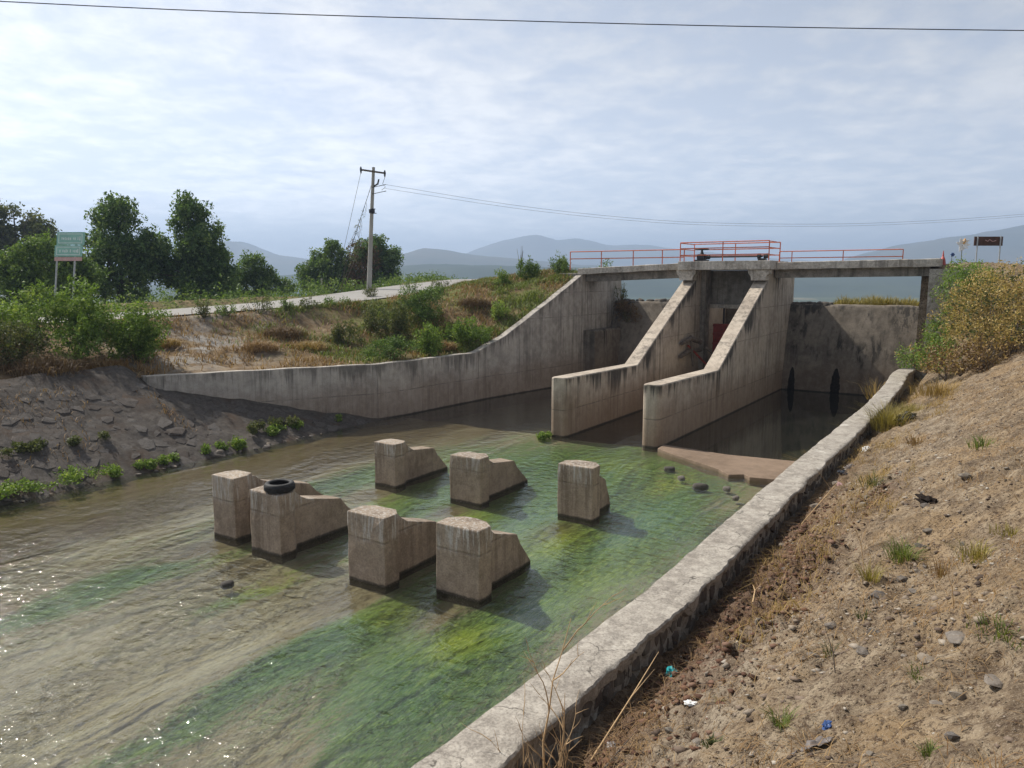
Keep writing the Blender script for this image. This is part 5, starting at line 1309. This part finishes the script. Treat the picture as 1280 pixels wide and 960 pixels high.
for (p0, p1, lab) in [((-3.05, 6.1, .03), (-3.1, 7.9, .42), 'pale cane leaning against the wall beside the teal scrap'), ((-2.9, 5.2, .03), (-2.75, 6.5, .05), 'dark stick lying along the foot of the wall'), ((-2.6, 10.0, .06), (-2.95, 11.3, .10), 'dry branch lying on the dug soil'), ((-2.9, 14.3, .03), (-2.5, 15.6, .35), 'bleached branch leaning up from the wall foot')]:
    a0 = W(p0[0], p0[1], rz(p0[0], p0[1]) + p0[2]); a1 = W(p1[0], p1[1], rz(p1[0], p1[1]) + p1[2])
    t = thing('stick', a0, lab, 'stick', 'sticks at the wall foot'); b = MB()
    m_ = (a0 + a1) / 2 + Vector((.03, 0, .04)); b.tube([a0, m_, a1], [.011, .009, .004], 6)
    b.tube([m_, m_ + (a1 - a0) * .25 + Vector((.08, -.03, .05))], [.006, .002], 5); b.build('stem', M['twig'] if 'dark' not in lab else M['wood'], t)

# straw litter, gravel: nobody could count them
def scatter_right(n, u0, u1, v0, v1, seed, pw=1.6, mask=None):
    r = np.random.default_rng(seed); u = r.uniform(u0, u1, n); v = v0 + (v1 - v0) * r.random(n) ** pw
    if mask is not None: k = r.random(n) < mask(u, v); u, v = u[k], v[k]
    return np.stack([u * CT + v * ST, -u * ST + v * CT, right_z(u, v)], -1)
P_ = scatter_right(26000, -3.2, 2.0, 3.6, 28, 21, 1.7, lambda u, v: np.clip(.25 + 1.2 * fbm(u * .9, v * .9, 5, 3), .04, 1))
V, F, t_ = blades(P_, .075, .006, 2.2, 22); V[:, 2] += .004
o = link('straw_litter', mesh_np('straw_litter', V, F, M['f_hay'], {'tone': t_})); tag(o, 'dry straw litter strewn over the dirt bank', 'straw', None, 'stuff')
P_ = scatter_right(15000, -2.9, 2.0, 3.6, 40, 23, 1.4, lambda u, v: np.clip(.05 + 1.5 * fbm(u * .6, v * .6, 15, 3), .0, 1))
V, F, t_ = blades(P_, .10, .007, 1.3, 24)
o = link('short_dry_grass', mesh_np('short_dry_grass', V, F, M['f_hay'], {'tone': t_})); tag(o, 'short dry grass growing in patches on the dirt bank', 'grass', None, 'stuff')
P_ = scatter_right(5200, -3.3, -2.3, 3.6, 30, 41, 1.5, lambda u, v: np.clip(1.2 - (u + 3.3) * 1.4, 0, 1))
V, F, t_ = blades(P_, .10, .007, 2.6, 42); V[:, 2] += .006
o = link('twig_debris', mesh_np('twig_debris', V, F, M['f_brown'], {'tone': t_})); tag(o, 'dark twigs and dead leaves gathered along the wall foot', 'debris', None, 'stuff')
P_ = scatter_right(9000, -3.2, -1.2, 8, 33, 61, 1.0, lambda u, v: np.clip(-.1 + 1.5 * fbm(u * 1.4, v * .7, 44, 3), 0, 1))
V, F, t_ = blades(P_, .20, .009, 1.1, 62)
o = link('straw_grass', mesh_np('straw_grass', V, F, M['f_straw'], {'tone': t_})); tag(o, 'patchy straw coloured grass along the upper river wall', 'grass', None, 'stuff')
M['rock'] = stone_mat('loose_rock', [(0.15, 0.135, 0.118), (0.22, 0.19, 0.155), (0.17, 0.15, 0.135), (0.25, 0.205, 0.155), (0.11, 0.10, 0.095)], .3)
def pebbles(P, s, m, seed):
    r = np.random.default_rng(seed); n = len(P)
    base = np.array([(1, 0, 0), (0, 1, 0), (-1, 0, 0), (0, -1, 0), (0, 0, .8), (0, 0, -.6), (.75, .75, .3), (-.7, -.7, .35)], float)
    fc = np.array([(0, 6, 4), (6, 1, 4), (1, 2, 4), (2, 7, 4), (7, 3, 4), (3, 0, 4), (6, 0, 5), (1, 6, 5), (2, 1, 5), (7, 2, 5), (3, 7, 5), (0, 3, 5)])
    a = r.random(n) * 6.28; ca, sa = np.cos(a), np.sin(a)
    B = base[None] * (s * (.5 + r.random(n)))[:, None, None] * (1 + r.uniform(-.3, .3, (n, 8, 3)))
    B = np.stack([B[..., 0] * ca[:, None] - B[..., 1] * sa[:, None], B[..., 0] * sa[:, None] + B[..., 1] * ca[:, None], B[..., 2] * .7], -1) + P[:, None]
    return mesh_np('gravel', B.reshape(-1, 3), (fc[None] + (np.arange(n) * 8)[:, None, None]).reshape(-1, 3), m, {'tone': np.repeat(r.random(n), 8)}, False)
g = G('gravel_stone'); col = g.ramp(g.attr('tone'), [(0, (.085, .062, .048)), (.4, (.175, .13, .098)), (.75, (.27, .22, .17)), (1, (.38, .34, .285))])
M['gravel'] = g.done(g.principled(col, .9, g.bump(g.noise(g.pos(), 60, 3), .4, .01), 0, .2))
P_ = scatter_right(22000, -3.2, 1.8, 3.6, 28, 25, 1.6, lambda u, v: np.clip(.35 + 1.0 * fbm(u * .8, v * .8, 2, 3), .05, 1))
o = link('gravel', pebbles(P_, .007 + .022 * np.random.default_rng(2).random(len(P_)) ** 3, M['gravel'], 26)); tag(o, 'small gravel and clods on the dirt bank', 'gravel', None, 'stuff')
P_ = scatter_right(3400, -3.0, 1.8, 3.8, 28, 51, 1.45, lambda u, v: np.clip(.1 + 1.7 * fbm(u * .7, v * .55, 31, 3), .0, 1))
o = link('dirt_clods', pebbles(P_, .014 + .042 * np.random.default_rng(12).random(len(P_)) ** 2.5, M['gravel'], 52)); tag(o, 'rough dirt clods crowded in patches on the bank', 'soil', None, 'stuff')
g2 = G('red_clod'); g2.done(g2.principled(g2.ramp(g2.attr('tone'), [(0, (.05, .03, .022)), (.6, (.135, .072, .048)), (1, (.20, .125, .09))]), .95, None, 0, .1))
P_ = scatter_right(4600, -3.25, -1.5, 5.0, 16.5, 27, 1.0, lambda u, v: dug_r(u, v)); P_[:, 2] += .005
o = link('soil_clods', pebbles(P_, (.012 + .04 * np.random.default_rng(3).random(len(P_)) ** 2), g2.m, 28)); tag(o, 'dark reddish soil clods of the dug strip by the wall', 'soil', None, 'stuff')
def hull_rock(name, seed, m):
    r = random.Random(seed); bm = bmesh.new()
    for k in range(16):
        d = Vector((r.gauss(0, 1), r.gauss(0, 1), r.gauss(0, 1))).normalized() * r.uniform(.75, 1.1)
        bm.verts.new((d.x, d.y, d.z * .75))
    res = bmesh.ops.convex_hull(bm, input=bm.verts)
    bmesh.ops.delete(bm, geom=[v for v in bm.verts if not v.link_faces], context='VERTS')
    bmesh.ops.bevel(bm, geom=list(bm.edges), offset=.05, segments=1, affect='EDGES')
    me = bpy.data.meshes.new(name); bm.to_mesh(me); bm.free(); me.materials.append(m); return me
RK = [hull_rock('rock', 500 + i, M['rock']) for i in range(9)]
FIX = [(-0.12, 6.9, .19, .06, 'flat grey slab stone, larger of two by the green patch at the right edge'), (-0.32, 6.75, .12, .07, 'flat grey stone left of the larger slab'), (0.12, 6.25, .17, .03, 'broad pale flat stone sunk in the dirt at the right edge'), (-0.42, 5.95, .055, .05, 'dark grey lump of rock near the bottom right'), (-0.22, 5.95, .075, .04, 'smooth flat grey stone right of the dark lump'),
       (-2.02, 6.15, .10, .03, 'flat tan stone at the bottom beside the wall foot'), (-2.35, 6.3, .08, .06, 'brown stone close to the wall foot'), (-1.3, 8.15, .10, .07, 'pale rock on the slope centre'), (-0.95, 8.7, .13, .10, 'rough grey rock cluster piece high on the bank'), (-0.6, 8.6, .08, .05, 'grey blue rock right of the rough cluster'),
       (-0.65, 10.9, .10, .07, 'grey rock just under the green tuft'), (-2.9, 15.6, .16, .12, 'grey boulder at the foot of the wall'), (-2.95, 13.2, .13, .10, 'rounded boulder in the wall shadow'), (-1.0, 14.4, .12, .10, 'pale pointed rock high on the bank'), (-2.95, 18.0, .14, .10, 'pale boulder at the wall foot farther up'), (-1.8, 13.8, .10, .08, 'grey rounded rock above the dug strip'), (-0.35, 13.2, .14, .10, 'bluish pointed rock near the right edge of the upper bank')]
for i, (u, v, s, dz, lab) in enumerate(FIX):
    o = bpy.data.objects.new('rock', RK[i % 9]); COL.objects.link(o)
    o.location = W(u, v, rz(u, v) + dz * .25); o.rotation_euler = (random.uniform(-.2, .2) - .2, random.uniform(-.3, .1), random.uniform(0, 6)); s *= .72; o.scale = (s * 1.15, s * .9, max(dz * .9, .035)); tag(o, lab, 'rock', 'rocks on the dirt bank')
P_ = scatter_right(330, -3.1, 1.5, 4.2, 24, 29, 1.5, lambda u, v: np.clip(.45 + .9 * fbm(u * .8, v * .8, 2, 3), .1, 1))
for i, p in enumerate(P_[:120]):
    o = bpy.data.objects.new('rock', RK[i % 9]); COL.objects.link(o); s = .022 + .05 * random.random() ** 2.2
    o.location = p; o.rotation_euler = (random.uniform(-.5, .5), random.uniform(-.5, .5), random.uniform(0, 6)); o.scale = (s * random.uniform(.9, 1.5), s, s * random.uniform(.8, 1.4))
    tag(o, 'small loose stone lying on the dirt bank', 'rock', 'small loose stones on the dirt bank')
# rocks at the waterline
for i, (u, v, s, lab) in enumerate([(-8.6, 22.5, .14, 'dark wet rock in the shallows before the apron sill, nearest the pier'), (-7.9, 21.6, .11, 'dark wet rock in the shallows below the broken sill'), (-7.1, 21.0, .16, 'mossy rock in front of the broken sill corner'), (-6.4, 21.2, .12, 'wet rock right of the mossy one'), (-12.55, 9.0, .11, 'small dark rock breaking the water before the tyre block'), (-5.9, 20.4, .10, 'small rock in the shallows near the river wall'), (-21.9, 17.6, .16, 'pale rock at the left waterline by the green tuft'), (-22.3, 15.9, .18, 'grey rock at the foot of the stone slope')]):
    o = bpy.data.objects.new('river_rock', CR[i % 5] if i < 6 else RK[i % 9]); COL.objects.link(o); o.location = W(u, v, .0 if i < 7 else .1); o.rotation_euler = (0, 0, random.uniform(0, 6)); o.scale = (s * 1.4, s, s * .9); tag(o, lab, 'rock', 'rocks in the shallows')
P_ = []
for k in range(34):
    v = random.uniform(6, 20.5); o = bpy.data.objects.new('shore_stone', RK[k % 9]); COL.objects.link(o); s = random.uniform(.05, .11)
    u = -22.08 - random.uniform(-.06, .22); o.location = W(u, v, max(0.01, (-22.15 - u) * .54)); o.rotation_euler = (0, 0, random.uniform(0, 6)); o.scale = (s * 1.3, s, s * .8); tag(o, 'small stone at the left waterline', 'rock', 'small stones along the left waterline')

# ================================================================== litter
def crumple(name, u, v, s, m_, lab, seed, z=None, flat=.5, cat='litter'):
    bm = bmesh.new(); bmesh.ops.create_icosphere(bm, subdivisions=3, radius=1)
    P = np.array([x.co[:] for x in bm.verts]); d = 1 + .5 * fbm(P[:, 0] * 2.2 + seed, P[:, 1] * 2.2, P[:, 2] * 2.2, 4, .65)
    for x, k in zip(bm.verts, d): x.co = x.co * float(k); x.co.z *= flat
    me = bpy.data.meshes.new(name); bm.to_mesh(me); bm.free(); me.materials.append(M[m_])
    o = bpy.data.objects.new(name, me); COL.objects.link(o); o.location = W(u, v, (rz(u, v) if z is None else z) + s * flat * .4); o.scale = (s * 1.3, s * .9, s); o.rotation_euler = (random.uniform(-.4, .4), random.uniform(-.4, .4), seed); tag(o, lab, cat, 'litter on the right bank'); return o
crumple('plastic_scrap', -3.02, 8.15, .07, 'teal', 'teal plastic scrap at the foot of the wall', 1, flat=1.1)
crumple('plastic_scrap', -2.95, 6.35, .05, 'greyp', 'crumpled bluish white wrapper in the wall shadow near the bottom', 2)
crumple('paper_scrap', -2.3, 6.75, .04, 'white', 'small white scrap on the dirt near the wall foot', 3)
crumple('plastic_scrap', -0.92, 5.85, .035, 'bluep', 'dark blue plastic scrap at the bottom of the bank', 4)
sh = thing('plastic_sheet', W(-1.0, 5.5, rz(-1.0, 5.5)), 'torn grey plastic film lying beside the dark blue scrap', 'litter', 'litter on the right bank')
U, Vg = np.meshgrid(np.linspace(-.035, .045, 14), np.linspace(-.22, .16, 26)); Uu, Vv = -0.98 + U * (1 + .9 * np.sin(Vg * 9)) + Vg * .35, 5.52 + Vg
Z = right_z(Uu, Vv) + .02 + .035 * np.abs(fbm(Uu * 9, Vv * 9, 1, 3)); X = np.stack([Uu * CT + Vv * ST, -Uu * ST + Vv * CT, Z], -1).reshape(-1, 3) - np.array(sh.location)
fl = link('film', mesh_np('film', X, grid_faces(14, 26), M['greyp'], None, True), parent=sh); sm_ = fl.modifiers.new('thickness', 'SOLIDIFY'); sm_.thickness = .003
crumple('plastic_scrap', -2.9, 19.6, .10, 'greyp', 'pale crumpled plastic at the wall foot, lower of two', 6)
crumple('plastic_scrap', -2.85, 21.5, .09, 'white', 'white plastic scrap at the wall foot, upper of two', 7)
crumple('plastic_scrap', -2.85, 17.9, .06, 'pinkp', 'faded pinkish wrapper at the wall foot', 8, flat=.3)
crumple('rubbish_bag', -2.35, 25.3, .28, 'blackp', 'black rubbish bag against the river wall beside the grass clump', 9, cat='rubbish bag')
crumple('rubbish_bag', -2.95, 19.0, .13, 'blackp', 'small dark rubbish heap in the wall shadow', 10, cat='rubbish bag', flat=.35)
crumple('charred_clump', -0.75, 12.1, .13, 'charred', 'black charred clump on the upper dirt bank', 11, cat='burnt debris', flat=.4)

# ================================================================== road sign
sg = thing('road_sign', (-24.05, 40, 4.1), 'leaning green road sign with two panels on steel posts', 'road sign', )
o = Vector(sg.location)
for x0, zt in ((.05, 4.2), (.98, 4.2)):
    MB().tube([o + Vector((x0 - .06, 0, -.3)), o + Vector((x0 + .54, 0, zt))], .045, 10).build('post', M['galv'], sg, smooth=True)
def panel(name, z0, z1, m_, y=-.06, x0=.02, x1=1.42, inset=0.0, parent=sg, th=.03):
    k = .135
    pts = [(x0 + inset + k * (z0 + inset), z0 + inset), (x1 - inset + k * (z0 + inset), z0 + inset), (x1 - inset + k * (z1 - inset), z1 - inset), (x0 + inset + k * (z1 - inset), z1 - inset)]
    return MB().prism([o + Vector((a, y, c)) for a, c in pts], Vector((0, -th, 0))).build(name, M[m_], parent)
for z0, z1, dx in ((3.62, 4.27, .04), (3.02, 3.60, -.04)):
    pn = panel('sign_panel', z0, z1, 'green_sign', x0=-.03 + dx, x1=1.40 + dx)
    for (a0, a1, c0, c1) in ((.09, 1.32, z0 + .08, z0 + .115), (.09, 1.32, z1 - .115, z1 - .08), (.09, .125, z0 + .115, z1 - .115), (1.285, 1.32, z0 + .115, z1 - .115)):
        panel('border_strip', c0, c1, 'sign_white', -.093, a0 + dx - .03, a1 + dx - .03, 0, pn, .004)
    rr = random.Random(int(z0 * 10)); x = .22
    zc = (z0 + z1) / 2
    while x < 1.12:
        w_ = rr.uniform(.035, .07); hh = rr.choice((.06, .08, .08)); panel('faded_letter', zc - hh, zc + hh * rr.uniform(.4, 1), 'sign_white', -.093, x + dx, x + w_ + dx, 0, pn, .004); x += w_ + rr.choice((.03, .03, .10))
    panel('faded_arrow', zc - .10, zc + .10, 'sign_white', -.093, 1.14 + dx, 1.20 + dx, 0, pn, .004)
panel('name_board', 2.80, 2.99, 'sign_pink', -.06, -.06, 1.36)

# utility pole
PB, PT = Vector((-9.75, 52, 4.9)), Vector((-9.2, 52, 13.32))
up = thing('utility_pole', PB, 'leaning concrete utility pole with wooden crossarm beside the road', 'utility pole')
MB().tube([PB + Vector((0, 0, -.4)), PB.lerp(PT, .5), PT], [.18, .135, .10], 8).build('shaft', M['polec'], up)
pc = PT + Vector((-.02, 0, -.35))
MB().tube([pc + Vector((-.82, -.14, .17)), pc + Vector((.8, -.14, -.06))], .065, 6).build('crossarm', M['wood'], up)
for dx, dz in ((-.80, .17), (.78, -.06)):
    MB().tube([pc + Vector((dx, -.14, dz + .2)), pc + Vector((dx, -.14, dz + .05)), pc + Vector((dx, -.14, dz - .12)), pc + Vector((dx, -.14, dz - .26))], [.03, .075, .06, .03], 8).build('insulator', M['black'], up, smooth=True)
MB().tube([pc + Vector((.05, -.15, -.9)), pc + Vector((.3, -.15, -.75)), pc + Vector((.38, -.15, -.45))], [.05, .06, .05], 8).build('cutout_fuse', M['black'], up, smooth=True)
for zk in (.98, 1.4): MB().tube([pc + Vector((-.1, -.1, -zk)), pc + Vector((.85, -.1, -zk + .2))], .022, 6).build('spacer_arm', M['black'], up)
MB().tube([pc + Vector((.82, -.12, -.2)), pc + Vector((.62, -.12, -.75)), pc + Vector((.8, -.12, -.95)), pc + Vector((.55, -.12, -1.15))], .015, 6).build('jumper_wire', M['cable'], up)
MB().tube([PB.lerp(PT, .66) + Vector((0, 0, -.12)), PB.lerp(PT, .66) + Vector((0, 0, .12))], .2, 8).build('band', M['black'], up)
for dx, dz in ((.2, .02), (.14, .3)): MB().tube([PB.lerp(PT, .64) + Vector((0, -.1, dz)), PB.lerp(PT, .64) + Vector((dx + .15, -.2, dz))], .03, 6).build('bracket', M['black'], up)
gw = [PB.lerp(PT, .90), Vector((-12.2, 52.6, 4.7))]
guy = MB().tube([gw[0], gw[1]], .018, 5).build('guy_wire', M['cable'], up)
MB().tube([pc + Vector((-.80, -.14, .0)), Vector((-12.4, 53, 4.7))], .012, 5).build('guy_wire', M['cable'], up)
vn = thing('dead_vine', Vector((-12.2, 52.6, 4.7)), 'dry vine climbing the guy wire of the utility pole', 'vine')
lob = []; b = MB()
for k in range(17):
    f = k / 16.0; p = gw[1].lerp(gw[0], .30 + .52 * f); wd = .5 * (1 - f) ** 1.1 + .05
    lob.append(((p - vn.location)[:], (wd, wd * .7, .22)))
    q = p + Vector((random.uniform(-.3, .6) * wd * 2, 0, -random.uniform(.2, .9))); b.tube([p, (p + q) / 2 + Vector((.05, 0, 0)), q], [.012, .009, .004], 5)
for k in range(3): b.tube([gw[1] + Vector((random.uniform(-.3, .5), 0, 0)), gw[1].lerp(gw[0], .45) + Vector((random.uniform(-.2, .6), 0, 0)), gw[1].lerp(gw[0], .6 + .05 * k)], [.016, .012, .006], 5)
b.build('stems', M['wood'], vn); leaf_obj('foliage', leaf_cloud(lob, 420, .09, 601, 10, .08, .4, .3, .4), M['f_olive'], vn)
fp = thing('fence_post', (-14.9, 60, 4.1), 'thin pale fence post with a leaning brace left of the utility pole', 'post')
o = Vector(fp.location); MB().tube([o + Vector((0, 0, -.3)), o + Vector((.02, 0, 1.9))], .07, 8).build('post', M['polec'], fp); MB().tube([o + Vector((0, 0, 1.5)), o + Vector((1.1, 0, .9))], .04, 6).build('brace', M['wood'], fp)

# overhead cables
def cable(name, pts, rad, lab, grp=None):
    c = Vector(pts[len(pts) // 2]); t = thing(name, c, lab, 'cable', grp); MB().tube([Vector(p) for p in densify(pts, 2.0)], rad, 6).build('wire', M['cable'], t, smooth=True)
cable('power_cable', [(-42, 25, 16.05), (-15.9, 25, 14.52), (0, 25, 13.95), (16, 25, 13.66), (42, 25, 13.5)], .015, 'black cable crossing the sky along the top of the picture')
cable('power_line', [(-8.45, 52, 12.2), (0, 54, 11.06), (8.1, 56, 10.36), (15.6, 58, 10.1), (28, 61, 10.3), (42.2, 64, 11.25), (60, 68, 13.2)], .009, 'upper of two thin wires running right from the utility pole', 'wires from the utility pole')
cable('power_line', [(-8.5, 52, 11.95), (0, 54, 10.86), (8.1, 56, 10.18), (15.6, 58, 9.93), (28, 61, 10.13), (42.2, 64, 11.08), (60, 68, 13.0)], .008, 'lower of two thin wires running right from the utility pole', 'wires from the utility pole')

# things on the right end of the bridge
rs = thing('rusty_sign', (21.55, 36, 6.45), 'rusty brown board on two short posts behind the right bush', 'sign')
o = Vector(rs.location); MB().prism([o + Vector((0, 0, 1.06)), o + Vector((1.33, 0, 1.06)), o + Vector((1.33, 0, 1.48)), o + Vector((0, 0, 1.48))], (0, .04, 0)).build('board', M['rust'], rs)
for x in (.13, 1.2): MB().tube([o + Vector((x, -.03, -.2)), o + Vector((x, -.03, 1.5))], .03, 8).build('post', M['galv'], rs)
MB().tube([o + Vector((.5, -.008, 1.32)), o + Vector((.62, -.008, 1.26)), o + Vector((.7, -.008, 1.34)), o + Vector((.85, -.008, 1.25)), o + Vector((1.0, -.008, 1.3))], .018, 5).build('painted_scrawl', M['sign_pink'], rs)
fl = thing('white_flower', (21.0, 36, 6.7), 'large white artificial flower standing beside the rusty board', 'flower')
o = Vector(fl.location); hc = o + Vector((0, 0, .85)); MB().tube([o + Vector((0, 0, -.3)), hc], .018, 6).build('stem', M['stem'], fl)
for k in range(9):
    a = 2 * math.pi * k / 9; d = Vector((math.cos(a), -.35 + .2 * math.sin(3 * a), math.sin(a))); s_ = Vector((-math.sin(a), 0, math.cos(a))) * .07; e = .30 + .08 * math.sin(k * 2.3)
    MB().loft([[hc + d * q + s_ * w_ + Vector((0, t2, 0)) for w_, t2 in ((-1, 0), (1, 0), (1, .012), (-1, .012))] for q, s_ in ((.03, s_ * .4), (e * .55, s_ * 1.2), (e, s_ * .25))]).build('petal', M['white'], fl)
MB().tube([hc + Vector((.03, -.02, .05)), hc + Vector((.08, -.03, .18)), hc + Vector((.1, -.02, .30))], [.05, .07, .02], 7).build('centre', M['yellow'], fl)
rm = thing('red_marker', (20.15, 36, 6.6), 'small red pointed ornament at the right end of the deck', 'ornament'); o = Vector(rm.location)
MB().tube([o, o + Vector((0, 0, .3)), o + Vector((0, 0, .42)), o + Vector((0, 0, .68))], [.15, .10, .045, .015], 8).build('cone', M['redp'], rm); MB().tube([o + Vector((0, 0, -.04)), o + Vector((0, 0, .02))], .18, 8).build('foot', M['redp'], rm)
bf = thing('blue_flower', (20.5, 36, 6.6), 'small dark blue artificial flower beside the red ornament', 'flower'); o = Vector(bf.location); MB().tube([o + Vector((0, 0, -.1)), o + Vector((.08, 0, .5))], .012, 5).build('stem', M['stem'], bf)
for k in range(6):
    a = k * 1.05; c = o + Vector((.08, 0, .5)); MB().tube([c, c + Vector((.09 * math.cos(a), -.03, .09 * math.sin(a)))], [.02, .035], 6).build('petal', M['bluep'], bf)
